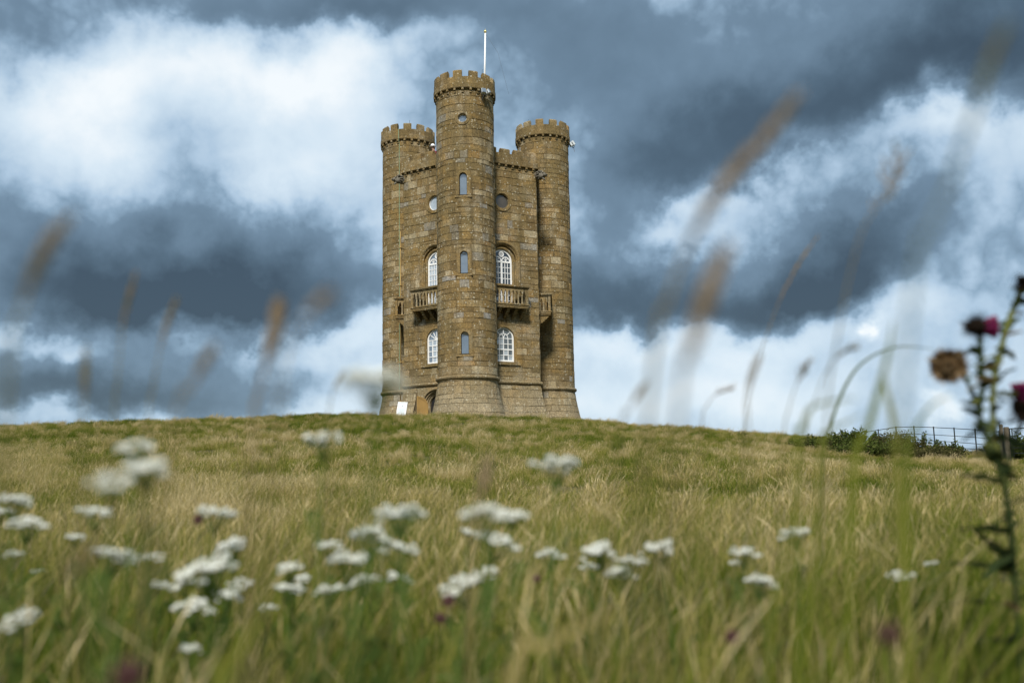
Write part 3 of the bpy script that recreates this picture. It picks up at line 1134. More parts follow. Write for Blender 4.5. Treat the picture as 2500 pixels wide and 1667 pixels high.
# short side at the hinge, tall side at the free edge
hh = ds - d0
ol = [(0, 0.0)] + [(0.58, 0.0)] + [(0.58 * (1 - i / 8), hh + 0.58 * math.sqrt(max(0, 1 - (i / 8) ** 2)) * 0.92) for i in range(9)]
place = lambda x, z, o: hinge + ax * x + nn * o + Vector((0, 0, z))
F_ = [dl.vert(place(x, z, 0.03), 0.5) for x, z in ol]
B_ = [dl.vert(place(x, z, -0.03), 0.5) for x, z in ol]
dl.face(*F_)
dl.face(*reversed(B_))
for i in range(len(ol)):
    j = (i + 1) % len(ol)
    dl.face(F_[i], B_[i], B_[j], F_[j])
dlo = dl.build('door', M_OAK, tower, ORG)
fr = MB()


def dbar(p, q, wd, o, th):
    dx, dz = q[0] - p[0], q[1] - p[1]
    L = math.hypot(dx, dz)
    px, pz = -dz / L * wd / 2, dx / L * wd / 2
    C = [(p[0] + px, p[1] + pz), (q[0] + px, q[1] + pz), (q[0] - px, q[1] - pz), (p[0] - px, p[1] - pz)]
    fr.hexa([place(x, z, o) for x, z in C] + [place(x, z, o + th) for x, z in C])


inner = [(max(.04, min(.54, x * 0.93 + 0.02)), max(0.05, z - 0.05)) for x, z in ol]
for p, q in polyline(inner + [inner[0]]):
    if math.hypot(p[0] - q[0], p[1] - q[1]) > 1e-3:
        dbar(p, q, 0.09, 0.031, 0.025)
dbar((0.05, 0.28), (0.53, 0.28), 0.08, 0.032, 0.02)
fr.build('door_frame', M_OAK, dlo, ORG)

# --- balconies: one design, on the two front faces and the two side faces
bm_s = MB()
bw, bp_ = 1.13, 0.62
bm_s.box((0, bp_ / 2, 0.085 + 8.835), (2 * bw, bp_, 0.09), 0.4)
bm_s.box((0, bp_ / 2 + .005, 0.035 + 8.805), (2 * bw - 0.06, bp_ - 0.05, 0.06), 0.35)
bm_s.box((0, bp_ / 2 + .02, 9.0), (2 * bw + 0.06, bp_ + 0.04, 0.06), 0.62)
me_slab = bm_s.mesh('slab', M_STONE)
bm_r = MB()
for (zz, hgt, ex) in ((9.955, 0.09, 0.075), (9.885, 0.048, 0.035), (9.838, 0.044, 0.0)):
    o = ex
    bm_r.box((0, bp_ - 0.07, zz), (2 * (bw - .02 + ex), 0.15 + 2 * ex, hgt), 0.25)
    for sg in (-1, 1):
        bm_r.box((sg * (bw - 0.095), (bp_ - 0.146 - ex) / 2, zz), (0.15 + 2 * ex, bp_ - 0.146 - ex, hgt - .003), 0.25)
me_rail = bm_r.mesh('handrail', M_STONE)
bm_b = MB()
bm_b.lathe([(0.06, 0), (0.06, .04), (0.044, .06), (0.04, .36), (0.044, .38), (0.06, .42), (0.064, .47)], 8, a=0.84)
me_bal = bm_b.mesh('baluster', M_STONE)
bm_p = MB()
bm_p.box((0, 0, .395), (0.13, 0.13, .79), 0.45)
me_pier = bm_p.mesh('pier', M_STONE)
NB = 9
step = (2 * (bw - 0.14)) / NB
bm_a = MB()


def arch_bay(x0, x1, fix, along_x):
    """spandrel over one pointed bay"""
    zb_, zt = 9.49, 9.818
    hw_ = (x1 - x0) / 2 - 0.03
    xc = (x0 + x1) / 2
    prof = []
    for i in range(7):
        u_ = i / 6
        prof.append((x0 + 0.03 + hw_ * u_, zb_ + 0.24 * math.sin(u_ * math.pi / 2) ** 0.8))
    prof += [(2 * xc - x, z) for x, z in reversed(prof[:-1])]
    prof = [(x0, zb_)] + prof + [(x1, zb_)]
    for th in (0.05, -0.05):
        put_ = (lambda x, z: (x, fix + th, z)) if along_x else (lambda x, z: (fix + th, x, z))
        bm_a.quadstrip([put_(x, z) for x, z in prof], [put_(x, zt) for x, z in prof], a=0.72)
    put2 = (lambda x, z, t: (x, fix + t, z)) if along_x else (lambda x, z, t: (fix + t, x, z))
    bm_a.quadstrip([put2(x, z, 0.05) for x, z in prof], [put2(x, z, -0.05) for x, z in prof], a=0.35)


for i in range(NB):
    arch_bay(-bw + 0.14 + step * i, -bw + 0.14 + step * (i + 1), bp_ - 0.07, True)
for sg in (-1, 1):
    for i in range(2):
        arch_bay(0.02 + 0.215 * i, 0.02 + 0.215 * (i + 1), sg * (bw - 0.095), False)
me_arc = bm_a.mesh('arcade', M_STONE)
bm_k = MB()
out_ = [(0, 8.803), (0.50, 8.803), (0.50, 8.72), (0.40, 8.66), (0.40, 8.60), (0.29, 8.56), (0.29, 8.50), (0.18, 8.46), (0.18, 8.41), (0.08, 8.38), (0.0, 8.30)]
A = [bm_k.vert((-0.085, y, z), 0.5) for y, z in out_]
B = [bm_k.vert((0.085, y, z), 0.5) for y, z in out_]
bm_k.face(*A)
bm_k.face(*reversed(B))
for i in range(len(out_)):
    j = (i + 1) % len(out_)
    bm_k.face(A[i], B[i], B[j], A[j])
me_brk = bm_k.mesh('bracket', M_STONE)
for k in (0, -1, 1, -2):
    S = WALLS[k]
    rz = math.atan2(S.n.y, S.n.x) - math.pi / 2
    p = S.P(0, 9.5, 0.02)
    bal = link('balcony', me_slab, tower, (p.x - X0, p.y - D0, -ZB), (0, 0, rz))
    link('handrail', me_rail, bal)
    link('arcade', me_arc, bal)
    for i in range(1, NB):
        link('baluster', me_bal, bal, (-bw + 0.14 + step * i, bp_ - 0.07, 9.03))
    for sg in (-1, 1):
        link('baluster', me_bal, bal, (sg * (bw - 0.095), 0.235, 9.03))
        link('baluster', me_bal, bal, (sg * (bw - 0.095), 0.03, 9.03))
        link('pier', me_pier, bal, (sg * (bw - 0.085), bp_ - 0.075, 9.028))
    for x in (-0.95, -0.47, 0, 0.47, 0.95):
        link('bracket', me_brk, bal, (x, 0, 0))

# --- gargoyles on the two free corners in front
for k in (1, -1):
    gm_ = MB()
    # carved beast head: x forward
    def el(c, r, rot=(0, 0, 0)):
        gm_.blob(c, r, Euler(rot).to_matrix(), n=10, m=7, a=random.random())
    el((0.16, 0, 0.0), (0.24, 0.17, 0.19))
    el((0.36, 0, 0.07), (0.17, 0.13, 0.10), (0, 0.15, 0))
    el((0.34, 0, -0.13), (0.15, 0.10, 0.055), (0, 0.55, 0))
    for sg in (-1, 1):
        el((0.30, 0.085 * sg, 0.17), (0.085, 0.05, 0.04), (0, 0.3, 0.3 * sg))
        el((0.50, 0.05 * sg, 0.10), (0.045, 0.04, 0.035))
        el((0.14, 0.15 * sg, 0.20), (0.05, 0.035, 0.10), (0.5 * -sg, -0.5, 0))
        el((0.30, 0.11 * sg, -0.02), (0.08, 0.03, 0.09), (0, 0.4, 0))
        for q in range(6):
            an = R_(-70 + 40 * q)
            el((0.02 - .02 * (q % 2), sg * 0.17 * math.cos(an), 0.02 + 0.21 * math.sin(an)), (0.16, 0.035, 0.045), (0, random.uniform(-.5, .1), 0.4 * sg))
    el((-0.05, 0, 0.02), (0.25, 0.13, 0.14))
    p = Vector((X0, D0, 0)) + dirv(k) * (HR + 0.16)
    an = math.atan2(dirv(k).y, dirv(k).x)
    link('gargoyle', gm_.mesh('gargoyle', M_GARG, smooth=True), tower, (p.x - X0, p.y - D0, 16.28 - ZB), (0, R_(14), an))

# --- conductor strip and pipe on the left-hand rear turret
S = TURS[-2]
an0 = None


def on_turret(k, x, y, rad=TR):
    C = TURS[k].c
    d = ray(x, y)
    a = d[0] ** 2 + d[1] ** 2
    b = -2 * (d[0] * C.x + d[1] * C.y)
    cc = C.x ** 2 + C.y ** 2 - rad ** 2
    q = max(0, b * b - 4 * a * cc)
    t = (-b - math.sqrt(q)) / (2 * a)
    return Vector(d * t)


pp = on_turret(-2, 975.5, 650)
rad_ = (pp - S.c)
rad_.z = 0
rad_.normalize()
st = MB()
for za, zb, ro in ((5.1, 19.46, TR + 0.02), (19.46, 19.74, None), (19.74, 20.3, CR + 0.01)):
    if ro is None:
        a_ = S.c + rad_ * (TR + .02)
        b_ = S.c + rad_ * (CR + .01)
        st.tube([(a_.x, a_.y, za), (b_.x, b_.y, zb)], 0.016, 5)
    else:
        a_ = S.c + rad_ * ro
        st.tube([(a_.x, a_.y, za), (a_.x, a_.y, zb)], 0.016, 5)
st.build('conductor_strip', M_COPPER, tower, ORG)
pi = MB()
tang = Vector((-rad_.y, rad_.x, 0))
a_ = S.c + rad_ * (TR + 0.045) + tang * 0.07
pi.tube([(a_.x, a_.y, 3.2), (a_.x, a_.y, 14.2)], 0.034, 8)
for z in (4.4, 6.6, 8.8, 11.0, 13.2):
    pi.tube([(a_.x, a_.y, z), (a_.x, a_.y, z + .09)], 0.062, 8)
pi.build('drainpipe', M_PIPE, tower, ORG, True)

# --- flagpole, floodlights, rods, roof railing
C0 = TURS[0].c
fb = Vector((C0.x + 1.02, C0.y + 0.35, 19.88))
ft = at(1184.7, 82, fb.y)
fp = MB()
fp.tube([fb, ft], [0.052, 0.042], 10)
fpo = fp.build('flagpole', M_WHITE, tower, ORG, True)
fi = MB()
fi.lathe([(0.02, -0.01), (0.045, 0.02), (0.075, 0.06), (0.08, 0.10), (0.06, 0.15), (0.025, 0.175), (0.012, 0.22), (0.003, 0.26)], 12, Matrix.Translation(ft))
fi.build('finial', M_GOLD, fpo, ORG, True)
hy = MB()
e1 = Vector((fb.x + 0.75, fb.y + .1, ft.z - 1.05))
e2 = Vector((fb.x + 1.3, fb.y + .5, 20.3))
hy.tube([ft + Vector((0.04, 0, -0.05)), e1, e2], 0.0045, 4)
hy.build('halyard', M_ROPE, fpo, ORG)


def floodlight(p, yaw, tilt, sz):
    f = MB()
    a, b, c_ = sz
    f.hexa([(-a, -b, -c_), (a, -b, -c_), (a * .8, b, -c_ * .75), (-a * .8, b, -c_ * .75), (-a, -b, c_), (a, -b, c_), (a * .8, b, c_ * .75), (-a * .8, b, c_ * .75)])
    o = link('floodlight', f.mesh('floodlight', M_ALU), tower, p - ORG, (tilt, 0, yaw))
    g = MB()
    g.box((0, -b - 0.012, 0), (a * 1.8, 0.02, c_ * 1.8))
    g.build('lens', M_GLASS_MID, o)
    h_ = MB()
    for sg in (-1, 1):
        h_.box((sg * (a + .012), 0, -c_ * .5), (0.015, 0.03, c_ * 2.2))
    h_.box((0, 0, -c_ * 1.6), (2 * a + .03, 0.03, 0.015))
    h_.tube([(0, 0, -c_ * 1.6), (-0.1, 0.15, -c_ * 3.6)], 0.012, 5)
    h_.build('mounting_arm', M_IRON, o)


p1 = on_turret(0, 1180, 224, 1.72)
floodlight(p1, R_(20), R_(-20), (0.115, 0.10, 0.13))
p2 = on_turret(0, 1191.5, 225, 1.78)
floodlight(p2, R_(70), R_(-25), (0.10, 0.09, 0.11))
C2 = TURS[2].c
pr_ = at(1396, 352, C2.y - 0.3)
floodlight(pr_, R_(100), R_(-30), (0.15, 0.13, 0.14))
for (x, y0, y1, k) in ((1079, 180, 200, 0), (1177.5, 170, 190, 0), (1000, 294, 316, -2), (1043, 318, 335, -2), (1290, 292, 312, 2), (1373, 297, 312, 2)):
    C = TURS[k].c
    Y = C.y - 0.9 if k == 0 else C.y - .6
    rd = MB()
    rd.tube([at(x, y1, Y), at(x, y0, Y)], 0.008, 4)
    rd.build('lightning_rod', M_IRON, tower, ORG)
S = WALLS[0]
rl = MB()
for i in range(9):
    a = -1.6 + i * 0.4
    q = S.P(a, 16.33, -0.45)
    rl.tube([q, q + Vector((0, 0, 1.14))], 0.012, 4)
for z in (16.9, 17.47):
    rl.tube([S.P(-1.6, z, -0.45), S.P(1.6, z, -0.45)], 0.014, 4)
rl.build('roof_railing', M_IRON, tower, ORG)

# ------------------------------------------------------------------ person on the roof
SL = WALLS[-1]
pb = SL.P(-0.38, 16.22, -0.55)
pers = thing('person', 'person in white hat and dark red top leaning at the roof battlements', 'person', pb)
bmh = bmesh.new()
sk = [((0, 0, 0.92), .14), ((0, 0, 1.15), .15), ((0, -0.04, 1.38), .17), ((0, -0.10, 1.50), .065), ((0, -0.14, 1.62), .095), ((0, -0.16, 1.72), .09),
      ((.19, -0.06, 1.40), .07), ((.27, -0.16, 1.16), .05), ((.20, -0.38, 1.06), .04), ((.18, -0.47, 1.05), .035),
      ((-.19, -0.06, 1.40), .07), ((-.27, -0.16, 1.16), .05), ((-.20, -0.38, 1.06), .04), ((-.18, -0.47, 1.05), .035),
      ((.10, 0, 0.86), .10), ((.11, -0.01, 0.48), .07), ((.12, 0.01, 0.06), .045), ((.12, -0.14, 0.03), .035),
      ((-.10, 0, 0.86), .10), ((-.11, -0.01, 0.48), .07), ((-.12, 0.01, 0.06), .045), ((-.12, -0.14, 0.03), .035)]
ed = [(0, 1), (1, 2), (2, 3), (3, 4), (4, 5), (2, 6), (6, 7), (7, 8), (8, 9), (2, 10), (10, 11), (11, 12), (12, 13), (0, 14), (14, 15), (15, 16), (16, 17), (0, 18), (18, 19), (19, 20), (20, 21)]
me = bpy.data.meshes.new('body')
me.from_pydata([p for p, _ in sk], ed, [])
body = link('body', me, pers, (0, 0, 0), (0, 0, math.atan2(SL.n.y, SL.n.x) + math.pi / 2))
md = body.modifiers.new('skin', 'SKIN')
for i, (p, r) in enumerate(sk):
    me.skin_vertices[0].data[i].radius = (r, r)
me.skin_vertices[0].data[0].use_root = True
body.modifiers.new('sub', 'SUBSURF').levels = 1
body.modifiers['sub'].render_levels = 1
m, N, out = newmat('clothes_and_skin')
z_ = N.n('ShaderNodeSeparateXYZ', i_0=N.n('ShaderNodeTexCoord').outputs['Object']).outputs[2]
c = N.ramp(N.m('MULTIPLY', z_, 0.5), [(0.0, (0.02, 0.025, 0.05)), (0.455, (0.02, 0.025, 0.05)), (0.456, (0.18, 0.012, 0.03)), (0.745, (0.18, 0.012, 0.03)), (0.75, (0.50, 0.30, 0.22)), (1.0, (0.50, 0.30, 0.22))], 'CONSTANT')
b = N.n('ShaderNodeBsdfPrincipled', i_0=c)
b.inputs['Roughness'].default_value = 0.8
m.node_tree.links.new(b.outputs[0], out.inputs[0])
me.materials.append(m)
hat = MB()
hat.lathe([(0.17, -0.01), (0.175, 0.0), (0.115, 0.02), (0.11, 0.08), (0.085, 0.13), (0.03, 0.15)], 14, Matrix.Translation((0, -0.16, 1.74)))
hat.build('hat', M_WHITE, body, smooth=True)
fc = MB()
M_SKIN2 = simple('facial_features', (0.22, 0.10, 0.08), 0.7)
fc.blob((0, -0.262, 1.66), (0.014, 0.02, 0.022))
fc.blob((0.035, -0.247, 1.685), (0.012, 0.008, 0.008))
fc.blob((-0.035, -0.247, 1.685), (0.012, 0.008, 0.008))
fc.blob((0, -0.245, 1.615), (0.025, 0.008, 0.007))
fc.build('face', M_SKIN2, body)

# ------------------------------------------------------------------ notice board by the door
bpos = SB.P(-1.52, 3.26, 1.0)
NBD = thing('notice_board', 'white leaning notice board beside the tower door', 'sign', bpos, rot=(0, 0, R_(-14)))
pn = MB()
tilt = Matrix.Rotation(R_(-10), 4, 'X') @ Matrix.Rotation(R_(6), 4, 'Y')
pn.box((0, 0, 0.42), (0.48, 0.03, 0.82), M=tilt)
pn.build('panel', simple('white_board', (0.66, 0.74, 0.79), 0.5, var=0.02), NBD)
fr = MB()
for x in (-.25, .25):
    fr.box((x, -0.004, 0.42), (0.03, 0.05, 0.88), M=tilt)
for z in (0.0, 0.84):
    fr.box((0, -0.004, z), (0.54, 0.05, 0.03), M=tilt)
fr.build('frame', M_WHITE, NBD)
tx = MB()
tx.blob(tilt @ Vector((0.02, -0.018, 0.64)), (0.025, 0.004, 0.04), tilt.to_3x3())
for i in range(6):
    tx.box((0, -0.0165, 0.46 - i * 0.055), (0.36 - 0.05 * (i % 3), 0.002, 0.012), M=tilt)
tx.build('print', simple('grey_print', (0.36, 0.42, 0.46), 0.6), NBD)
for x in (-0.2, 0.2):
    lg = MB()
    lg.tube([(x, 0.17, 0.78), (x, 0.5, -0.45)], 0.018, 6)
    lg.build('leg', M_POST, NBD)
for x in (-0.27, 0.27):
    lg = MB()
    lg.tube([(x, 0.0, 0.0), (x, -0.06, -0.45)], 0.016, 6)
    lg.build('leg', M_POST, NBD)

# ------------------------------------------------------------------ estate railing and gate
FLINE = [(2439, 1053, 40.0), (2380, 1048, 41.0), (2329, 1045, 42.0), (2279, 1042.5, 43.0), (2231, 1041, 44.0), (2187, 1042, 45.0), (2144, 1049, 46.0), (2104, 1055, 47.0), (2066, 1060, 48.0), (2027, 1064, 49.0), (1988, 1066, 50.0), (1950, 1068, 51.0)]
tops = [at(*q) for q in FLINE]
fen = thing('estate_railing', 'black iron estate railing running over the slope behind the shrubs', 'fence', (tops[2].x, tops[2].y, tops[2].z - 1.2))
forg = fen.location
for p in tops:
    q = MB()
    q.box((p.x, p.y, p.z - 0.62), (0.035, 0.05, 1.30))
    q.build('post', M_IRON, fen, forg)
for i, dz in enumerate((0.0, 0.33, 0.60, 0.84, 1.05)):
    q = MB()
    q.tube([p - Vector((0, 0, dz + .01)) for p in tops], 0.016 if i == 0 else 0.013, 5)
    q.build('rail', M_IRON, fen, forg)
gp = [at(2443, 1037, 39.4), at(2456, 1042, 39.0)]
for i, p in enumerate(gp):
    q = MB()
    h_ = 1.75
    q.lathe([(0.075, -h_), (0.075, -0.06), (0.085, -0.05), (0.07, 0.0), (0.03, 0.03)] if i == 0 else [(0.11, -h_), (0.11, -0.04), (0.09, 0.0)], 10, Matrix.Translation((0, 0, h_)))
    me = q.mesh('gate_post', M_POST)
    o = link('gate_post', me, None, (p.x, p.y, p.z - h_))
    tag(o, ('slimmer round capped wooden post where the railing ends' if i == 0 else 'thick flat topped wooden gate post carrying the field gate'), 'post', 'wooden posts at the field gate')
gdir = Vector((0.46, -1.0, 0)).normalized()
g0 = gp[1] + gdir * 0.15 - Vector((0, 0, 0.08))
gate = thing('field_gate', 'dark metal bar field gate at the photo edge behind the thistle', 'gate', (g0.x, g0.y, g0.z - 1.15))
go = gate.location
GL = 2.6
for dz in (0, 0.12, 0.62, 0.78, 1.0, 1.13):
    if dz in (0, 0.62, 1.0, 0.78):
        q = MB()
        q.tube([g0 - Vector((0, 0, dz)), g0 + gdir * GL - Vector((0, 0, dz + 0.05))], 0.02, 6)
        q.build('bar', M_IRON, gate, go)
for x in (0.0, 0.1, GL):
    q = MB()
    q.tube([g0 + gdir * x, g0 + gdir * x - Vector((0, 0, 1.12))], 0.02, 6)
    q.build('upright', M_IRON, gate, go)
q = MB()
q.tube([g0 + gdir * 0.1 - Vector((0, 0, .05)), g0 + gdir * GL * 0.75 - Vector((0, 0, 1.05))], 0.014, 5)
q.build('brace', M_IRON, gate, go)


# ------------------------------------------------------------------ plant materials
def leaf_mat(name, stops, patch=None, trans=0.35, rough=0.6, tipmix=None):
    """colour by the tone attribute (per blade) with world-scale patches"""
    m, N, out = newmat(name)
    tone = N.n('ShaderNodeAttribute', attribute_name='tone').outputs['Fac']
    P = N.n('ShaderNodeNewGeometry').outputs['Position']
    rnd = N.n('ShaderNodeObjectInfo').outputs['Random']
    fac = N.m('ADD', tone, N.m('MULTIPLY_ADD', rnd, 0.12, -0.06))
    if patch:
        sc_, amt = patch
        flat = N.vm('MULTIPLY', P, (1, 0.6, 0.0))
        fac = N.m('ADD', fac, N.m('MULTIPLY', N.m('SUBTRACT', N.noise(flat, sc_, 4, 0.6), 0.5), amt))
    c = N.ramp(fac, stops)
    d = N.n('ShaderNodeBsdfDiffuse', i_0=c)
    t = N.n('ShaderNodeBsdfTranslucent', i_0=c)
    mx = N.n('ShaderNodeMixShader', i_0=trans)
    m.node_tree.links.new(d.outputs[0], mx.inputs[1])
    m.node_tree.links.new(t.outputs[0], mx.inputs[2])
    m.node_tree.links.new(mx.outputs[0], out.inputs[0])
    return m


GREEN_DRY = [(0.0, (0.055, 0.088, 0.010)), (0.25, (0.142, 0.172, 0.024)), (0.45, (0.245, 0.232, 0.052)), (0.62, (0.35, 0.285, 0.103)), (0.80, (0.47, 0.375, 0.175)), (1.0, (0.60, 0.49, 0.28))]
M_NEAR = leaf_mat('meadow_blades', GREEN_DRY, (0.9, 1.3))
M_DRY = leaf_mat('dry_blades', GREEN_DRY, (0.45, 1.5))
M_SHORT = leaf_mat('short_blades', GREEN_DRY, (0.20, 1.9))
M_STALK = leaf_mat('seed_stalk', [(0.0, (0.10, 0.14, 0.03)), (0.4, (0.21, 0.19, 0.08)), (0.7, (0.30, 0.225, 0.13)), (1.0, (0.37, 0.29, 0.195))], trans=0.45)
M_YSTEM = leaf_mat('yarrow_green', [(0.0, (0.06, 0.10, 0.025)), (1.0, (0.13, 0.20, 0.05))], trans=0.3)
M_YWHITE = leaf_mat('yarrow_white', [(0.0, (0.64, 0.66, 0.55)), (0.5, (0.80, 0.82, 0.76)), (1.0, (0.88, 0.89, 0.86))], trans=0.3)
M_THGREEN = leaf_mat('thistle_green', [(0.0, (0.022, 0.038, 0.016)), (0.5, (0.06, 0.08, 0.028)), (1.0, (0.17, 0.19, 0.06))], trans=0.25)
M_THDARK = leaf_mat('thistle_bracts', [(0.0, (0.018, 0.014, 0.012)), (1.0, (0.05, 0.035, 0.025))], trans=0.1)
M_THDRY = leaf_mat('thistle_dried', [(0.0, (0.045, 0.028, 0.016)), (0.5, (0.12, 0.075, 0.035)), (1.0, (0.36, 0.26, 0.15))], trans=0.15)
M_THPINK = leaf_mat('thistle_florets', [(0.0, (0.10, 0.008, 0.055)), (0.6, (0.27, 0.02, 0.125)), (1.0, (0.52, 0.20, 0.24))], trans=0.35)
M_CLOVER = leaf_mat('clover_red', [(0.0, (0.10, 0.05, 0.045)), (1.0, (0.20, 0.11, 0.11))], trans=0.3)
M_SHRUB = leaf_mat('shrub_leaf', [(0.0, (0.028, 0.044, 0.012)), (0.6, (0.068, 0.092, 0.022)), (1.0, (0.14, 0.16, 0.045))], trans=0.25)
M_SHRUB2 = leaf_mat('bronze_shrub_leaf', [(0.0, (0.034, 0.036, 0.014)), (0.6, (0.080, 0.076, 0.030)), (1.0, (0.13, 0.12, 0.045))], trans=0.25)
M_TWIG = simple('twig', (0.06, 0.045, 0.028), 0.9)

# ------------------------------------------------------------------ grass (stuff): blades gathered in tufts, set out over the hill
SRC = bpy.data.collections.new('grass_tufts')


def tuft(name, n, rad, hlo, hhi, wid, lean, tone_lo, tone_hi, mat, coll, seedfrac=0.0):
    V, F, A = [], [], []
    for _ in range(n):
        r = rad * math.sqrt(random.random())
        th = random.random() * 2 * math.pi
        bx, by = r * math.cos(th), r * math.sin(th)
        h = random.uniform(hlo, hhi) * (1 - 0.25 * r / rad)
        dx, dy = random.gauss(lean, 0.24) * h, random.gauss(0.0, 0.24) * h
        fa = random.random() * math.pi
        wx, wy = math.cos(fa) * wid / 2, math.sin(fa) * wid / 2
        tn = random.uniform(tone_lo, tone_hi)
        seed = random.random() < seedfrac
        lev = [(0, 1.0), (0.45, 0.85), (0.8, 0.5), (1.0, 0.0)] if not seed else [(0, .6), (0.5, .45), (0.78, .4), (0.86, 1.5), (1.0, 0.2)]
        i0 = len(V)
        for t, wf in lev:
            bend = t ** 1.8
            cx, cy, cz = bx + dx * bend, by + dy * bend, h * t * (1 - 0.12 * bend)
            if wf == 0:
                V.append((cx, cy, cz))
                A.append(tn + 0.14)
            else:
                V.append((cx - wx * wf, cy - wy * wf, cz))
                V.append((cx + wx * wf, cy + wy * wf, cz))
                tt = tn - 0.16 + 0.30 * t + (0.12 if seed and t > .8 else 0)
                A += [tt, tt]
        nl = len(lev)
        for q in range(nl - 1):
            if lev[q + 1][1] == 0:
                F.append((i0 + 2 * q, i0 + 2 * q + 1, i0 + 2 * q + 2))
            else:
                F.append((i0 + 2 * q, i0 + 2 * q + 1, i0 + 2 * q + 3, i0 + 2 * q + 2))
    me = bpy.data.meshes.new(name)
    me.from_pydata(V, [], F)
    at_ = me.attributes.new('tone', 'FLOAT', 'POINT')
    at_.data.foreach_set('value', A)
    me.materials.append(mat)
    o = bpy.data.objects.new(name, me)
    coll.objects.link(o)
    return o


def scatter(name, pts, scl, coll, label, cat):
    """one stuff object: tufts of coll set on the points"""
    n = len(pts)
    me = bpy.data.meshes.new(name)
    me.from_pydata([tuple(p) for p in pts], [], [])
    a = me.attributes.new('scl', 'FLOAT', 'POINT')
    a.data.foreach_set('value', list(map(float, scl)))
    a = me.attributes.new('turn', 'FLOAT', 'POINT')
    a.data.foreach_set('value', list(map(float, rng.uniform(-1.0, 1.0, n) + (rng.random(n) < 0.3) * rng.uniform(-3.1, 3.1, n))))
    a = me.attributes.new('pick', 'INT', 'POINT')
    a.data.foreach_set('value', [int(q) for q in rng.integers(0, 1000, n)])
    o = link(name, me)
    ng = bpy.data.node_groups.new(name + '_nodes', 'GeometryNodeTree')
    ng.interface.new_socket('Geometry', in_out='INPUT', socket_type='NodeSocketGeometry')
    ng.interface.new_socket('Geometry', in_out='OUTPUT', socket_type='NodeSocketGeometry')
    nd = ng.nodes
    gi, go_ = nd.new('NodeGroupInput'), nd.new('NodeGroupOutput')
    ci = nd.new('GeometryNodeCollectionInfo')
    ci.inputs['Collection'].default_value = coll
    ci.inputs['Separate Children'].default_value = True
    ci.inputs['Reset Children'].default_value = True
    ip = nd.new('GeometryNodeInstanceOnPoints')
    ip.inputs['Pick Instance'].default_value = True

    def named(nm, ty):
        q = nd.new('GeometryNodeInputNamedAttribute')
        q.data_type = ty
        q.inputs[0].default_value = nm
        return q.outputs[0]
    cxyz = nd.new('ShaderNodeCombineXYZ')
    ng.links.new(named('turn', 'FLOAT'), cxyz.inputs[2])
    ng.links.new(gi.outputs[0], ip.inputs['Points'])
    ng.links.new(ci.outputs[0], ip.inputs['Instance'])
    ng.links.new(named('pick', 'INT'), ip.inputs['Instance Index'])
    ng.links.new(cxyz.outputs[0], ip.inputs['Rotation'])
    ng.links.new(named('scl', 'FLOAT'), ip.inputs['Scale'])
    ng.links.new(ip.outputs[0], go_.inputs[0])
    md = o.modifiers.new('tufts', 'NODES')
    md.node_group = ng
    tag(o, label, cat, kind='stuff')
    return o


c_near = bpy.data.collections.new('near_tufts')
for i in range(4):
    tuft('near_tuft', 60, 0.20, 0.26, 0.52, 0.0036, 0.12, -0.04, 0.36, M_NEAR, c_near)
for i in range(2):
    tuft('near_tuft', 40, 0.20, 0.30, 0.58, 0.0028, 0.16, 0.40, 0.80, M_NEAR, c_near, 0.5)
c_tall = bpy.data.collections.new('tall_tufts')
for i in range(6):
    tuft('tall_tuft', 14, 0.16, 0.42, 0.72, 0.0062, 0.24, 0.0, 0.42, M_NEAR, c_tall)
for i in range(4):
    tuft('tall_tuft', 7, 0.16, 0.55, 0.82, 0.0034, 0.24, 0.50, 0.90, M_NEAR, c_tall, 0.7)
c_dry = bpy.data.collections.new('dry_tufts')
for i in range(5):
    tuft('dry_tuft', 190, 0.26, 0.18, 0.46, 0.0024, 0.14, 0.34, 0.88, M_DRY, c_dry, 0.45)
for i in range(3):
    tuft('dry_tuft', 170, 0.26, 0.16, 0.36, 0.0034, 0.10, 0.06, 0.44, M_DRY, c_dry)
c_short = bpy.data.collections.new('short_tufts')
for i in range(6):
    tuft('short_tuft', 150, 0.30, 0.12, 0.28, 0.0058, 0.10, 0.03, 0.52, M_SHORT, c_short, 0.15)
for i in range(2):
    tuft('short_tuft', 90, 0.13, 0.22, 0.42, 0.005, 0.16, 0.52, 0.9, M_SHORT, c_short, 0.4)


def sample(y0, y1, dens, margin=1.0, spread=0.60):
    ys, xs = [], []
    n = int(dens * ((spread * (y0 + y1) + 2 * margin) * (y1 - y0)))
    y = rng.uniform(y0, y1, n * 2)
    keep = rng.uniform(0, 1, n * 2) < (spread * 2 * y + 2 * margin) / (spread * 2 * y1 + 2 * margin)
    y = y[keep]
    x = rng.uniform(-1, 1, len(y)) * (spread * y + margin)
    return x, y


def boundary(x):
    return np.interp(x, [-30, -13, -5, -0.8, 1.2, 6, 14], [40, 26, 14.5, 9.5, 8.0, 9.0, 15.0])


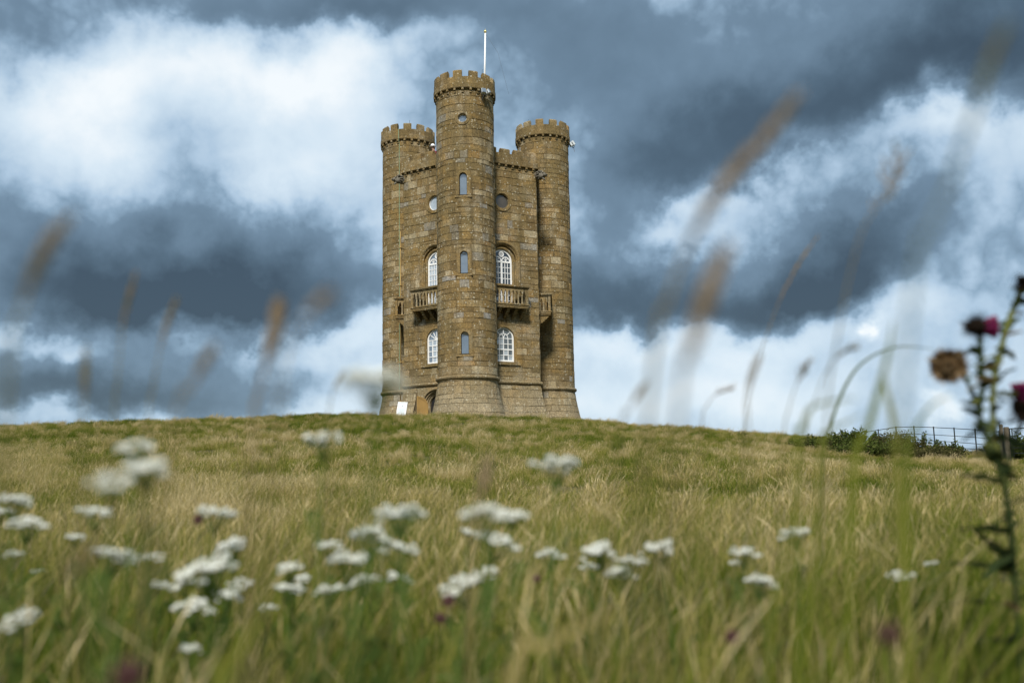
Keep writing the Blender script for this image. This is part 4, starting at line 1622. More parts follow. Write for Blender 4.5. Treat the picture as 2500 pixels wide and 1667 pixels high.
# near meadow
x, y = sample(0.85, 6.0, 20.0, 0.6)
z = ground(x, y)
scatter('meadow_grass', np.stack([x, y, z], -1), rng.uniform(0.8, 1.22, len(x)) * np.clip(0.70 + 0.09 * y, 0.7, 1.0), c_near, 'tall blurred green and straw meadow grass in front of the camera', 'grass')
x, y = sample(0.66, 3.6, 22.0, 0.4)
scatter('tall_grass', np.stack([x, y, ground(x, y)], -1), rng.uniform(0.75, 1.08, len(x)), c_tall, 'scattered tall soft blades and straw stalks rising over the flowers', 'grass')
x, y = sample(4.0, 30.0, 11.0)
nzz = 1.3 * np.sin(x * 0.8 + y * 0.3) + rng.normal(0, 1.2, len(x))
k = y < boundary(x) + nzz
x, y = x[k], y[k]
scatter('dry_grass', np.stack([x, y, ground(x, y)], -1), rng.uniform(0.75, 1.2, len(x)), c_dry, 'tall straw coloured dry grass in a band across the slope', 'grass')
x, y = sample(7.0, 50.0, 8.0, 1.5)
k = y > boundary(x) - 1.5 + rng.normal(0, 1.2, len(x))
inside = np.hypot(x - X0, y - D0) < 5.6
k &= ~inside
x, y = x[k], y[k]
scatter('short_grass', np.stack([x, y, ground(x, y)], -1), np.clip(rng.normal(0.85, 0.25, len(x)) + 0.22 * np.sin(x * 1.7 + 0.6 * np.sin(y)) * np.sin(y * 1.3), 0.35, 1.5), c_short, 'shorter green turf covering the upper slope to the crest', 'grass')


# ------------------------------------------------------------------ shrubs by the fence
def shrub(label, px, py_base, Y, width, height, nstem, leaf, mat, spiky=True, seed=0):
    rs = random.Random(seed)
    width *= 1.35
    height *= 0.86
    nstem = int(nstem * 1.5)
    base = at(px, py_base, Y)
    base.z = gz(base.x, base.y) - 0.03
    t = thing('shrub', label, 'shrub', base, 'shrubs along the railing')
    st, lf = MB(), MB()
    for i in range(nstem):
        a = rs.uniform(0, 2 * math.pi)
        r = math.sqrt(rs.random())
        tip = Vector((math.cos(a) * r * width / 2, math.sin(a) * r * width / 2 * 0.8, height * (1 - 0.45 * r * r) * rs.uniform(0.75, 1.08)))
        b0 = Vector((tip.x * 0.35, tip.y * 0.35, 0))
        mid = b0.lerp(tip, 0.5) + Vector((rs.gauss(0, .05), rs.gauss(0, .05), 0))
        st.tube([b0, mid, tip], [0.014, 0.009, 0.003], 4)
        nl = int(46 * (tip - b0).length / 0.9) + 10
        leaf_ = leaf * 1.35
        for q in range(nl):
            u_ = 0.15 + 0.85 * q / nl
            p = b0.lerp(mid, u_ * 2) if u_ < 0.5 else mid.lerp(tip, u_ * 2 - 1)
            d = Vector((rs.gauss(0, 1), rs.gauss(0, 1), rs.uniform(0.1, 1.1))).normalized()
            L = leaf_ * rs.uniform(0.6, 1.2) * (1.1 - 0.45 * u_)
            p = p + Vector((rs.gauss(0, .03), rs.gauss(0, .03), rs.gauss(0, .02))) * (1 if spiky else 3)
            sd_ = d.cross(Vector((rs.gauss(0, 1), rs.gauss(0, 1), rs.gauss(0, 1)))).normalized() * L * 0.3
            tn = rs.random()
            ids = [lf.vert(p, tn), lf.vert(p + d * L * .5 + sd_, tn), lf.vert(p + d * L, tn), lf.vert(p + d * L * .5 - sd_, tn)]
            lf.face(*ids)
    st.build('stems', M_TWIG, t)
    lf.build('foliage', mat, t)
    return t


shrub('spiky dark green shrub at the crest, at the far end of the railing', 2085, 1095, 40.0, 2.0, 1.2, 60, 0.10, M_SHRUB, True, 1)
shrub('dark green shrub low beside the spiky one, nearest the tower', 1995, 1095, 39.5, 1.9, 0.75, 44, 0.10, M_SHRUB, False, 2)
shrub('rounded bronze brown shrub in the middle of the clump below the railing', 2190, 1110, 39.0, 1.7, 1.2, 70, 0.09, M_SHRUB2, False, 3)
shrub('thin leafy sapling poking above the bronze shrub against the sky', 2258, 1105, 39.0, 0.8, 1.35, 10, 0.10, M_SHRUB, True, 4)
shrub('spiky green shrub leaning outwards against the railing near the gate', 2312, 1118, 38.5, 1.2, 1.05, 26, 0.11, M_SHRUB, True, 5)
shrub('low brown shrub at the foot of the railing clump', 2265, 1128, 37.0, 2.4, 0.75, 60, 0.09, M_SHRUB2, False, 6)
shrub('dark green bush behind the metal gate at the photo edge', 2490, 1150, 41.0, 2.4, 1.3, 60, 0.12, M_SHRUB, False, 7)
shrub('tiny lone sprig standing on the bare crest between tower and railing', 1805, 1066, 43.5, 0.8, 0.35, 8, 0.07, M_SHRUB, True, 8)
shrub('low dark shrub in the middle of the clump under the spiky shrub', 2120, 1120, 37.2, 2.4, 0.8, 60, 0.10, M_SHRUB, False, 9)


# ------------------------------------------------------------------ yarrow
def yarrow_head(rs, nc=15):
    h, bsk = MB(), MB()
    for i in range(nc):
        r = math.sqrt((i + .5) / nc)
        a = i * 2.39996 + rs.uniform(-.4, .4)
        x0_, y0_ = 0.46 * r * math.cos(a) * rs.uniform(.85, 1.15), 0.46 * r * math.sin(a) * rs.uniform(.85, 1.15)
        z0_ = 0.04 - 0.08 * r * r + rs.uniform(-.07, .05)
        bsk.tube([(0, 0, -0.42), (x0_ * .55, y0_ * .55, -0.16 + z0_ * .5), (x0_, y0_, z0_ - .08)], [0.012, 0.009, 0.007], 4, a=rs.random())
        for q in range(rs.choice((6, 7, 8, 9))):
            aa = q * 2.39996
            rr2 = 0.030 * math.sqrt(q)
            x_, y_, z_ = x0_ + rr2 * math.cos(aa), y0_ + rr2 * math.sin(aa), z0_ - rr2 * .25 + rs.uniform(-.012, .012)
            bsk.tube([(x0_, y0_, z0_ - .08), (x_, y_, z_ - .01)], [0.005, 0.004], 3, a=rs.random(), cap=False)
            h.blob((x_, y_, z_), (0.036, 0.036, 0.022), Euler((rs.gauss(0, .4), rs.gauss(0, .4), 0)).to_matrix(), a=rs.uniform(0.0, 1.0), n=5, m=3)
    return h.mesh('flower_head', M_YWHITE), bsk.mesh('flower_stalks', M_YSTEM)


HEADS = [yarrow_head(random.Random(30 + i), (15, 18, 21, 24)[i]) for i in range(4)]


def yarrow_leaf(rs):
    l = MB()
    L = 0.11
    pts = [Vector((L * t, 0, 0.05 * math.sin(t * 2.2))) for t in (0, .25, .5, .75, 1)]
    l.tube(pts, [.0016, .0014, .0012, .001, .0005], 4, a=0.4)
    for i in range(12):
        t = 0.1 + 0.85 * i / 12
        p = Vector((L * t, 0, 0.05 * math.sin(t * 2.2)))
        w_ = 0.022 * math.sin(math.pi * (0.12 + 0.8 * t))
        for sg in (-1, 1):
            l.poly([p, p + Vector((0.004, sg * w_ * .5, .004)), p + Vector((0.010, sg * w_, .003)), p + Vector((0.001, sg * w_ * .5, -.001))], rs.random())
    return l.mesh('leaf', M_YSTEM)


LEAVES = [yarrow_leaf(random.Random(60 + i)) for i in range(2)]

# (x, y, width in the 2352-pixel view, head diameter in metres, label)
YARROW = [
    (740, 1003, 92, .075, 'white yarrow on a thin stalk standing over the slope just left below the tower'),
    (1275, 1062, 100, .08, 'flat white yarrow head on its own below the tower plinth'),
    (308, 1022, 90, .06, 'upper of the blurred white yarrow heads near the crest at left'),
    (335, 1068, 110, .06, 'large soft white yarrow head just under the upper blurred one at left'),
    (262, 1100, 105, .055, 'grey white shaded yarrow head lowest of the blurred trio at left'),
    (36, 1145, 76, .075, 'white yarrow head at the far left edge, above another in the dry grass'),
    (66, 1197, 82, .075, 'flat white yarrow head just below the topmost one at the left edge'),
    (4, 1172, 50, .06, 'white yarrow head cut by the left photo edge'),
    (222, 1172, 82, .075, 'dull white yarrow head under the dark shaded grass at left'),
    (175, 1230, 42, .05, 'small white yarrow head below the dull one at left'),
    (28, 1270, 42, .05, 'small white yarrow head near the left edge above the shaded grass'),
    (268, 1270, 92, .075, 'broad soft white yarrow head in the shaded grass at left'),
    (348, 1276, 52, .055, 'small white yarrow head touching the broad one in the shade'),
    (497, 1172, 86, .08, 'bright white yarrow head alone beside a dark red flower'),
    (528, 1250, 76, .075, 'white yarrow head tilted up to the right, above the long cluster'),
    (466, 1303, 118, .095, 'longest white yarrow head, slanting, in the left cluster'),
    (415, 1338, 52, .06, 'rounded white yarrow head under the slanting long one'),
    (368, 1340, 44, .05, 'faint white yarrow head at the left end of the cluster'),
    (447, 1387, 84, .08, 'white yarrow head lowest of the left cluster'),
    (520, 1363, 62, .065, 'white yarrow head between the lowest one and the pinkish one'),
    (556, 1337, 56, .06, 'pinkish white yarrow head at the right end of the left cluster'),
    (664, 1300, 56, .06, 'uppermost of three small yarrow heads left of the tower line'),
    (694, 1326, 40, .05, 'smallest of three yarrow heads left of the tower line'),
    (665, 1348, 62, .065, 'lowest and flattest of three yarrow heads left of the tower line'),
    (755, 1248, 58, .06, 'small white yarrow head up left of the broad pair below the tower'),
    (800, 1278, 98, .085, 'broad white yarrow head below the tower door'),
    (853, 1223, 88, .08, 'white domed yarrow head above the broad one below the door'),
    (920, 1174, 108, .085, 'greenish white yarrow head below the tower, with a smaller lobe'),
    (918, 1254, 84, .08, 'shaded white yarrow head under the greenish one'),
    (756, 1350, 70, .07, 'soft white yarrow head at the left of the low row under the tower'),
    (830, 1330, 66, .065, 'white yarrow head second in the low row under the tower'),
    (915, 1322, 60, .065, 'white yarrow head third in the low row under the tower'),
    (1052, 1338, 84, .075, 'slanting white yarrow head above a reddish flower'),
    (1108, 1315, 70, .07, 'white yarrow head joined to the upper right of the slanting one'),
    (1118, 1172, 104, .07, 'large blurred white yarrow head below the tower centre'),
    (1180, 1178, 70, .06, 'blurred white yarrow head overlapping the large one at its right'),
    (1150, 1236, 92, .085, 'white yarrow head drooping to the right below the blurred pair'),
    (1085, 1222, 50, .055, 'small greenish white yarrow head left of the drooping one'),
    (1265, 1268, 54, .06, 'small two lobed white yarrow head alone below the right turret'),
    (1372, 1258, 74, .075, 'topmost white yarrow head of the tight group below the right turret'),
    (1360, 1298, 48, .06, 'rounded white yarrow head at the left of the tight group'),
    (1450, 1285, 68, .07, 'white yarrow head at the right of the tight group'),
    (1425, 1312, 66, .07, 'lowest white yarrow head of the tight group'),
    (1515, 1252, 78, .075, 'shaded white yarrow head just right of the tight group'),
    (1710, 1263, 62, .07, 'bright white yarrow head with a tiny one below it on the right'),
    (1688, 1290, 26, .035, 'tiny white yarrow head under the bright one on the right'),
    (1750, 1331, 76, .08, 'flat white yarrow head lowest on the right among green grass'),
    (1825, 1220, 62, .07, 'pale white yarrow head high among green blades on the right'),
    (2075, 1318, 62, .07, 'dull pale yarrow head in the grass left of the thistle'),
    (2137, 1292, 32, .045, 'small round white yarrow head above the dull one left of the thistle'),
    (45, 1416, 86, .07, 'blurred white yarrow head slanting low at the left edge'),
    (437, 1486, 44, .04, 'faint greenish white yarrow head low in the dark grass'),
    (612, 1392, 44, .05, 'thin sparse white yarrow head right of the lowest left cluster head'),
    (85, 1310, 22, .03, 'tiny white yarrow floret bunch near the left edge'),
    (862, 862, 150, .062, 'large blurred white umbel on a green stalk in front of the tower foot'),
]
K = 2500 / 2352
for i, (x, y, wpx, dia, lab) in enumerate(YARROW):
    rs = random.Random(500 + i)
    Y = dia * FPX / (wpx * K)
    dia *= 1.1
    hp = at(x * K, y * K, Y)
    g = gz(hp.x, hp.y)
    lean_ = Vector((rs.gauss(-0.05, 0.05), rs.gauss(0.0, 0.05), 0)) * (hp.z - g)
    base = Vector((hp.x + lean_.x, hp.y + lean_.y + (0.05 if Y < 1.2 else 0), g - 0.02))
    t = thing('yarrow', lab, 'flower', base, 'white yarrow flowers in the meadow')
    tilt_ = (rs.gauss(0.10, .10), rs.gauss(0, .12), rs.uniform(0, 6.28))
    if 'slanting' in lab or 'tilted up' in lab:
        tilt_ = (0.10, -0.32, 0.3)
    if 'drooping' in lab:
        tilt_ = (0.10, 0.35, 0.3)
    rel = hp - base
    hm, bm2 = HEADS[3 if 'umbel' in lab else i % 4]
    ho_ = link('flower_head', hm, t, rel, tilt_, (dia, dia, dia * rs.uniform(1.3, 1.8)))
    link('flower_stalks', bm2, ho_)
    st = MB()
    top = rel + Euler(tilt_).to_matrix() @ Vector((0, 0, -0.60 * dia))
    mid = top * 0.5 + Vector((rs.gauss(0, .012), rs.gauss(0, .012), 0))
    st.tube([(0, 0, 0), mid, top], [0.0028, 0.0024, 0.0018], 6, a=0.4)
    st.build('stem', M_YSTEM, t)
    for q in range(4):
        f = 0.25 + 0.18 * q
        p = mid * (f * 2) if f < .5 else mid.lerp(top, f * 2 - 1)
        link('leaf', LEAVES[q % 2], t, p, (0, -0.5, rs.uniform(0, 6.28)), (0.8, 0.8, 0.8))


# ------------------------------------------------------------------ red clover heads
for i, (x, y, wpx, lab) in enumerate([
        (455, 1193, 24, 'dark red clover head beside the lone bright yarrow'),
        (1030, 1380, 34, 'reddish clover head under the slanting yarrow'),
        (1232, 1328, 20, 'small red clover head below the tower centre'),
        (2040, 1455, 60, 'blurred purple clover head low on the right'),
        (295, 1552, 90, 'large blurred purple clover head at the bottom left'),
        (1682, 1462, 34, 'dark red clover head low right of centre'),
        (1012, 1420, 30, 'faint pink clover head below the reddish one')]):
    rs = random.Random(900 + i)
    dia = 0.026
    Y = max(0.75, dia * FPX / (wpx * K))
    hp = at(x * K, y * K, Y)
    g = gz(hp.x, hp.y)
    base = Vector((hp.x, hp.y + .02, g - .02))
    t = thing('red_clover', lab, 'flower', base, 'clover heads in the meadow')
    rel = hp - base
    hd = MB()
    for q in range(46):
        zf = 1 - 2 * (q + .5) / 46
        a = q * 2.39996
        rr2 = math.sqrt(1 - zf * zf)
        d = Vector((rr2 * math.cos(a), rr2 * math.sin(a), zf * 1.1 + .15)).normalized()
        Mq = d.to_track_quat('Z', 'Y').to_matrix()
        hd.blob(d * dia * 0.32, (0.0022, 0.0022, dia * .2), Mq, a=rs.random(), n=4, m=3)
    hd.blob((0, 0, 0), (dia * .33,) * 3, a=0.2)
    link('flower_head', hd.mesh('flower_head', M_CLOVER), t, rel)
    st = MB()
    st.tube([(0, 0, 0), rel * .5 + Vector((.01, 0, 0)), rel], [.0018, .0016, .0013], 5, a=.4)
    st.build('stem', M_YSTEM, t)
    lf = MB()
    for q in range(3):
        a = 2.1 * q
        c_ = rel * 0.75
        e = Vector((math.cos(a), math.sin(a), .2)) * .018
        s_ = Vector((-math.sin(a), math.cos(a), 0)) * .008
        lf.poly([c_, c_ + e * .6 + s_, c_ + e, c_ + e * .6 - s_], .8)
    lf.build('leaf', M_YSTEM, t)


# ------------------------------------------------------------------ tall grass stalks that stand against the sky
def smooth(pts, n=8):
    """Catmull-Rom through the points"""
    pts = [Vector(p) for p in pts]
    ext_ = [pts[0] * 2 - pts[1]] + pts + [pts[-1] * 2 - pts[-2]]
    out = []
    for i in range(1, len(ext_) - 2):
        p0, p1, p2, p3 = ext_[i - 1:i + 3]
        for q in range(n):
            t = q / n
            out.append(0.5 * ((2 * p1) + (p2 - p0) * t + (2 * p0 - 5 * p1 + 4 * p2 - p3) * t * t + (3 * p1 - p0 - 3 * p2 + p3) * t ** 3))
    out.append(pts[-1])
    return out


def stalk(label, pts, Y, head, kind='spike', hw=0.006, tone=0.7, stem=0.0011, seed=0, spread=0.0):
    """pts: tip first, in the 2352-pixel view; head: share of the length that carries seed"""
    rs = random.Random(seed)
    Y *= 1.3
    hw *= 1.15
    stem *= 1.2
    P = [at(x * K, y * K, Y) for x, y in pts]
    last = P[-1]
    prev = P[-2]
    d = (last - prev).normalized()
    g = gz(last.x, last.y)
    # carry the stem on down to the ground
    dz = last.z - g
    foot = Vector((last.x + d.x / max(.25, -d.z) * dz * 0.35, last.y + 0.06, g - .02))
    knee = last.lerp(foot, 0.45) + Vector((d.x * .03, 0, 0))
    line = smooth(P + [knee, foot], 8)
    t = thing('grass_stalk', label, 'grass stalk', foot, 'tall seeding grass stalks near the camera')
    L = [q - foot for q in line]
    st = MB()
    n = len(L)
    st.tube(L, [stem * (0.5 + 0.8 * i / n) for i in range(n)], 5, a=[tone * (1 - .5 * i / n) for i in range(n)])
    st.build('stem', M_STALK, t)
    sh = MB()
    nh = max(2, int(head * (len(pts) - 1) * 8))
    nsp = int(16 + 80 * head) if kind == 'spike' else 16
    for q in range(nsp):
        u_ = q / nsp * nh
        i0 = int(u_)
        p = L[i0].lerp(L[min(i0 + 1, n - 1)], u_ - i0)
        ax_ = (L[max(i0 - 1, 0)] - L[min(i0 + 1, n - 1)]).normalized()
        a = rs.uniform(0, 6.28)
        side = Vector((math.cos(a), math.sin(a), 0))
        prf = math.sin(math.pi * (0.12 + 0.82 * q / nsp))
        dd = (ax_ + side * (0.35 if kind == 'spike' else 0.6)).normalized()
        Mq = dd.to_track_quat('Z', 'Y').to_matrix()
        L_ = hw * (1.9 if kind == 'spike' else 2.6)
        if kind == 'panicle':
            e = p + dd * hw * rs.uniform(1.5, 4.0)
            sh.tube([p, e], 0.0005, 4, a=tone)
            p = e
        sh.blob(p + side * hw * .35 * prf, (hw * .34 * (prf + .2), hw * .28 * (prf + .2), L_ * .6), Mq, a=min(1, max(0, tone + rs.uniform(-.2, .25))), n=5, m=4)
    sh.build('seed_head', M_STALK, t)
    return t


stalk('long brown seeding grass stalk slanting across the dark cloud right of the tower', [(1828, 225), (1745, 330), (1660, 430), (1590, 545), (1535, 690), (1500, 850)], .52, .66, hw=.0075, tone=.74, stem=.0017, seed=1)
stalk('faint brown stalk with a soft head below the long slanting one', [(1668, 575), (1625, 680), (1590, 800), (1555, 960)], .46, .75, hw=.0070, tone=.78, stem=.0016, seed=2)
stalk('wild oat stalk with hanging spikelets against the right hand cloud', [(2062, 365), (2040, 440), (1985, 520), (1950, 640), (1920, 800), (1900, 950)], .95, .36, 'panicle', hw=.0060, tone=.66, seed=3)
stalk('thin crisp seeding spike curving right in the cloud gap', [(1878, 543), (1838, 600), (1800, 670), (1775, 730), (1735, 850), (1712, 960)], 1.7, .5, hw=.0050, tone=.70, seed=4)
stalk('orange brown grass head left of the tower above the crest', [(640, 702), (630, 760), (612, 830), (590, 920), (580, 1010)], .72, .55, hw=.0085, tone=.80, stem=.0016, seed=5)
stalk('slim ochre grass spike tallest of the group over the left cloud', [(312, 628), (295, 690), (280, 760), (270, 880), (262, 960)], 1.0, .5, hw=.0042, tone=.62, seed=6)
stalk('slim ochre grass spike to the right of the tallest in the left group', [(405, 688), (385, 740), (368, 800), (350, 900), (340, 980)], 1.0, .5, hw=.0045, tone=.64, seed=7)
stalk('soft greenish stalk leaning at the far left over the dark cloud', [(150, 505), (110, 570), (70, 650), (45, 730), (20, 880)], .50, .6, hw=.0062, tone=.55, stem=.0014, seed=8)
stalk('short upright stalk left of the group against the low dark cloud', [(198, 800), (195, 870), (194, 930), (193, 990)], .85, .6, hw=.0045, tone=.55, seed=9)
stalk('pale slanting stalk tip low beside the orange brown head', [(490, 800), (462, 850), (430, 905), (400, 980)], .62, .5, hw=.0050, tone=.75, seed=10)
stalk('faint brown stalk tip slanting over the end of the left cloud', [(750, 680), (700, 730), (670, 790), (640, 930)], .50, .3, hw=.0060, tone=.75, seed=11)
stalk('bent seeding stalk low on the crest right of the tower', [(1676, 893), (1645, 905), (1625, 930), (1610, 985)], 1.6, .45, 'panicle', hw=.0045, tone=.68, seed=12)
stalk('pale upright stalk between tower and fence above the crest', [(1745, 815), (1725, 870), (1715, 930), (1718, 1000)], 1.0, .5, hw=.0050, tone=.62, seed=13)
stalk('grey stalk with small drooping heads near the arching leaf', [(1852, 838), (1830, 880), (1812, 940), (1800, 1010)], 1.4, .4, 'panicle', hw=.0045, tone=.5, seed=14)
stalk('short pale stalk tip just right of the tower foot', [(1482, 880), (1460, 915), (1440, 950), (1425, 1010)], .9, .5, hw=.0042, tone=.66, seed=15)
stalk('grey oat head standing beside the arching leaf', [(1960, 800), (1925, 815), (1893, 862), (1870, 930), (1850, 1000)], 1.3, .35, 'panicle', hw=.0048, tone=.45, seed=16)
stalk('very soft green stalk reaching the dark top right corner', [(2312, 60), (2280, 130), (2255, 200), (2190, 400), (2140, 520), (2090, 720)], .42, .7, hw=.0035, tone=.3, stem=.0010, seed=17)
stalk('thin grey seed stalk just left of the blurred umbel', [(790, 850), (768, 890), (758, 930), (755, 1000)], 1.2, .4, hw=.0030, tone=.5, seed=18)
stalk('brown stalk rising from the meadow below the tower plinth', [(1120, 1055), (1110, 1110), (1100, 1170), (1090, 1260)], .8, .6, hw=.0070, tone=.85, seed=19)
stalk('pale stalk bent across the meadow left of centre', [(215, 1255), (150, 1330), (80, 1400), (20, 1480)], .55, .4, hw=.006, tone=.7, seed=20)


def blade(label, pts, Y, width, tone, seed=0, name='wild_grass'):
    Y *= 1.6
    P = [at(x * K, y * K, Y) for x, y in pts]
    last = P[-1]
    g = gz(last.x, last.y)
    d = (last - P[-2]).normalized()
    foot = Vector((last.x + d.x * .15, last.y + .05, g - .02))
    line = smooth(P + [last.lerp(foot, .5), foot], 7)
    t = thing(name, label, 'grass', foot, 'single long grass leaves near the camera')
    b = MB()
    L = [q - foot for q in line]
    n = len(L)
    A, B, Cc = [], [], []
    for i, p in enumerate(L):
        tg = (L[min(i + 1, n - 1)] - L[max(i - 1, 0)]).normalized()
        sd_ = tg.cross(Vector((0, 1, 0.25))).normalized()
        w_ = width / 2 * min(1, 0.08 + 1.6 * (i / n) ** .7) * (1 if i < n * .7 else .8)
        A.append(p + sd_ * w_)
        B.append(p - sd_ * w_)
        Cc.append(p + Vector((0, width * .18, 0)))
    b.quadstrip(A, Cc, a=tone)
    b.quadstrip(Cc, B, a=tone)
    b.build('leaf', M_NEAR, t)


blade('thin green blade arching over to touch the dried thistle head', [(2150, 802), (2060, 797), (1985, 830), (1940, 890), (1905, 985), (1890, 1060)], 1.6, .008, .22)
blade('broad soft green blade upright between fence and arching blade', [(2052, 735), (2042, 800), (2025, 870), (1995, 980), (1960, 1100)], .75, .009, .32)
blade('second soft blade forking from the broad upright one', [(2035, 800), (2030, 870), (2045, 940), (2060, 1030), (2065, 1100)], .75, .008, .36)
blade('green blade lying nearly level above the crest', [(1970, 915), (1925, 920), (1865, 935), (1845, 980), (1830, 1060)], .75, .006, .24)
blade('short green blade tip crossing the arching blade stem', [(1985, 950), (1945, 968), (1905, 990), (1880, 1060)], .9, .005, .2)
blade('grey green blade bending up left of the thistle stems', [(2190, 905), (2140, 930), (2100, 990), (2085, 1080)], .8, .006, .25)
blade('tall green blade in the meadow right of centre', [(2000, 1080), (1960, 1160), (1900, 1280), (1850, 1400)], .7, .007, .2)
blade('second tall green blade crossing the meadow on the right', [(1840, 1120), (1810, 1220), (1790, 1330), (1770, 1440)], .8, .006, .22)
blade('straw coloured blade slanting low across the bottom right', [(1440, 1385), (1350, 1430), (1250, 1480), (1180, 1540)], .55, .008, .72)
blade('olive blade slanting up left of the lowest yarrow cluster', [(640, 1330), (580, 1430), (530, 1520), (500, 1600)], .5, .012, .42)

# ------------------------------------------------------------------ musk thistle
TY = 2.25
tb = at(2480, 1667, TY)
tb.z = gz(tb.x, tb.y) - .02
th = thing('thistle', 'tall thistle with a magenta flower and dried brown heads at the right edge', 'thistle', tb)
rs = random.Random(77)


def tp(x, y, dY=0.0):
    return at(x, y, TY + dY) - tb


STEMS = [
    [(2392, 815), (2395, 880), (2400, 940), (2392, 1000), (2402, 1050), (2430, 1120), (2462, 1230), (2480, 1420), (2490, 1640)],
    [(2325, 900), (2352, 915), (2372, 955), (2384, 985), (2392, 1010)],
    [(2500, 690), (2478, 745), (2455, 810), (2440, 870), (2428, 930), (2424, 1000), (2432, 1080), (2455, 1200), (2475, 1400), (2492, 1640)],
    [(2500, 1010), (2478, 1075), (2460, 1140), (2458, 1190)],
    [(2395, 870), (2375, 858), (2350, 862), (2328, 868)],
]
for i, s_ in enumerate(STEMS):
    pts = smooth([tp(x, y, 0.02 * i) for x, y in s_], 6)
    b = MB()
    r = [.0056, .0040, .0066, .0042, .0028][i]
    b.tube(pts, r, 7, a=[.15, .3, .9, .2, .2][i])
    # spiny wings
    for q in range(2, len(pts) - 1, 2):
        for sg in (-1, 1):
            d = Vector((sg * rs.uniform(.5, 1), rs.gauss(0, .5), rs.uniform(-.1, .7))).normalized()
            L_ = rs.uniform(.014, .034) * (0.6 if i in (1, 4) else 1)
            p = pts[q]
            up_ = Vector((0, 0, L_ * .35))
            b.poly([p - up_, p + d * L_, p + up_], rs.random())
    b.build('stem', M_THGREEN, th)


def thleaf(p, d, L, tone):
    b = MB()
    d = d.normalized()
    sd_ = d.cross(Vector((0, 0.3, 1))).normalized()
    n = 6
    prevA = prevB = None
    for q in range(n + 1):
        t = q / n
        c_ = p + d * L * t + Vector((0, 0, -0.25 * L * t * t + .12 * L * t))
        w_ = L * 0.20 * math.sin(math.pi * min(1, .15 + .85 * t)) * (1.5 if q % 2 else .7) + .0008
        A_, B_ = c_ + sd_ * w_ + Vector((0, rs.gauss(0, .003), 0)), c_ - sd_ * w_ + Vector((0, rs.gauss(0, .003), 0))
        if prevA is not None:
            b.poly([prevA, A_, B_, prevB], tone)
        prevA, prevB = A_, B_
    b.build('leaf', M_THGREEN if tone < .95 else M_THDRY, th)


for (x, y, dx, dz, L) in [(2452, 790, -.9, .2, .05), (2440, 870, .9, .25, .05), (2450, 820, 1, .3, .045), (2430, 960, 1, -.1, .075), (2425, 935, -.9, .3, .07), (2400, 905, 1, .5, .045), (2395, 995, -.9, .5, .05),
                          (2432, 1040, 1, .3, .09), (2425, 1060, .9, -.4, .09), (2455, 1180, -1, .35, .11), (2465, 1230, 1, .3, .12), (2470, 1300, -1, .2, .13), (2475, 1290, .8, .5, .12), (2478, 1400, -1, .3, .15),
                          (2480, 1390, -.6, .9, .13), (2482, 1480, -1, .1, .17), (2485, 1470, .8, .6, .14), (2488, 1570, -1, .3, .17), (2440, 1110, -1, .1, .09), (2460, 1120, .9, .6, .09), (2395, 1050, -.9, -.5, .05), (2470, 1350, -.8, -.3, .12), (2462, 1160, -.5, .9, .10)]:
    thleaf(tp(x, y), Vector((dx, rs.gauss(0, .4), dz)), L * 1.0, rs.choice((.1, .2, .4, .6)) if y > 1000 else rs.choice((.4, .8, 1.0)))


for i in (0, 2):
    pts = smooth([tp(x, y, 0.02 * i) for x, y in STEMS[i]], 6)
    for q in range(4, len(pts) - 1, 4):
        thleaf(pts[q], Vector((rs.choice((-1, 1)) * rs.uniform(.5, 1), rs.gauss(0, .5), rs.uniform(-.5, .7))), rs.uniform(.02, .045) * (1 + 1.2 * q / len(pts)), rs.choice((.05, .2, .3, 1.0)))


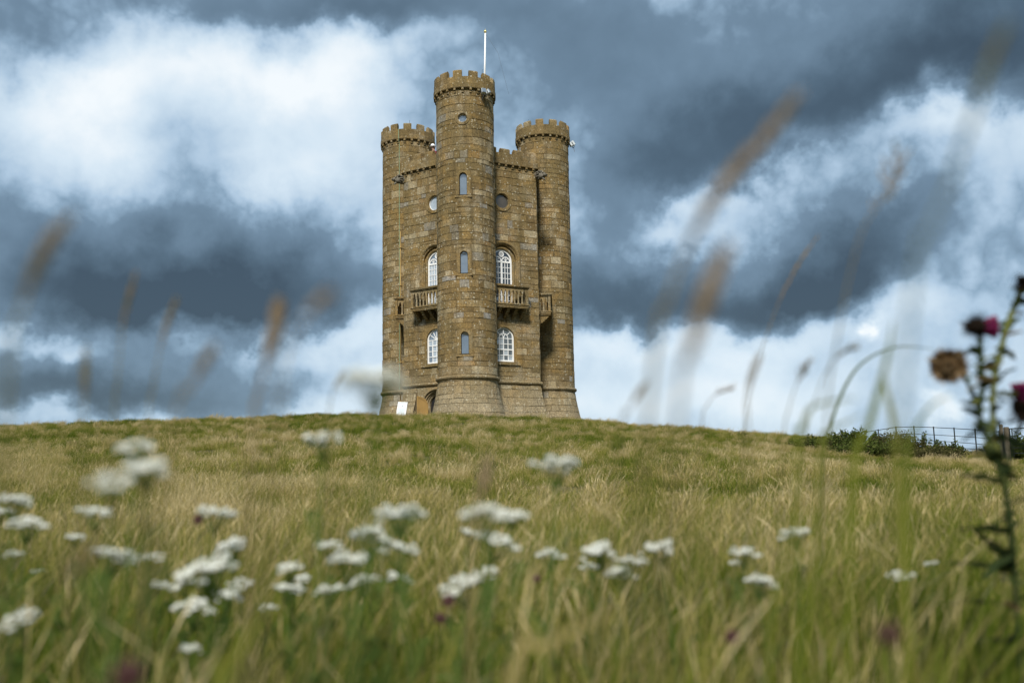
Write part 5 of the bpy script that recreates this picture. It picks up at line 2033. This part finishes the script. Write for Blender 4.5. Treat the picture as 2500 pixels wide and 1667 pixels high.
def thead(x, y, face, r, mode):
    """face: direction the flower looks"""
    c_ = tp(x, y)
    q = Vector(face).normalized().to_track_quat('Z', 'Y').to_matrix()
    b = MB()
    b.blob(c_, (r * .88, r * .88, r * .8), q, a=.3, n=12, m=8)
    ns = 150
    for i in range(ns):
        zf = -0.95 + 1.5 * i / ns
        a = i * 2.39996
        rr2 = math.sqrt(max(0, 1 - zf * zf))
        d = Vector((rr2 * math.cos(a), rr2 * math.sin(a), zf))
        dd = (d + Vector((0, 0, .25))).normalized()
        p = q @ (d * r * .80)
        tip_ = p + (q @ dd) * r * rs.uniform(.6, 1.25)
        sd_ = (q @ Vector((-math.sin(a), math.cos(a), 0))) * r * .15
        b.poly([c_ + p - sd_, c_ + tip_, c_ + p + sd_], rs.random())
    hd = b.build('flower_head', M_THDARK if mode != 'dry' else M_THDRY, th)
    f = MB()
    if mode == 'pink':
        for i in range(150):
            a = i * 2.39996
            rr2 = math.sqrt(i / 150)
            base_ = Vector((rr2 * math.cos(a) * r * .65, rr2 * math.sin(a) * r * .65, r * .55))
            tip_ = Vector((rr2 * math.cos(a) * r * 1.18, rr2 * math.sin(a) * r * 1.18, r * (2.1 - .35 * rr2)))
            f.tube([c_ + q @ base_, c_ + q @ tip_], [r * .035, r * .05], 4, a=rs.uniform(0, .75) if rs.random() < .85 else 1.0)
        f.build('florets', M_THPINK, hd)
    elif mode == 'dry':
        for i in range(90):
            a = i * 2.39996
            rr2 = math.sqrt(i / 90)
            base_ = Vector((rr2 * math.cos(a) * r * .5, rr2 * math.sin(a) * r * .5, r * .7))
            tip_ = Vector((rr2 * math.cos(a) * r * .62, rr2 * math.sin(a) * r * .62, r * 1.02))
            f.tube([c_ + q @ base_, c_ + q @ tip_], [r * .04, r * .03], 4, a=rs.uniform(.5, 1))
        f.build('dried_florets', M_THDRY, hd)


thead(2384, 798, (1, -.25, -.05), .024, 'pink')
thead(2316, 893, (-.45, -1, -.15), .028, 'dry')
thead(2499, 688, (.3, -.3, 1), .018, 'bud')
thead(2500, 995, (.1, -.2, 1), .030, 'pink')
tag(th.children[0], 'dark green stem of the magenta flower')
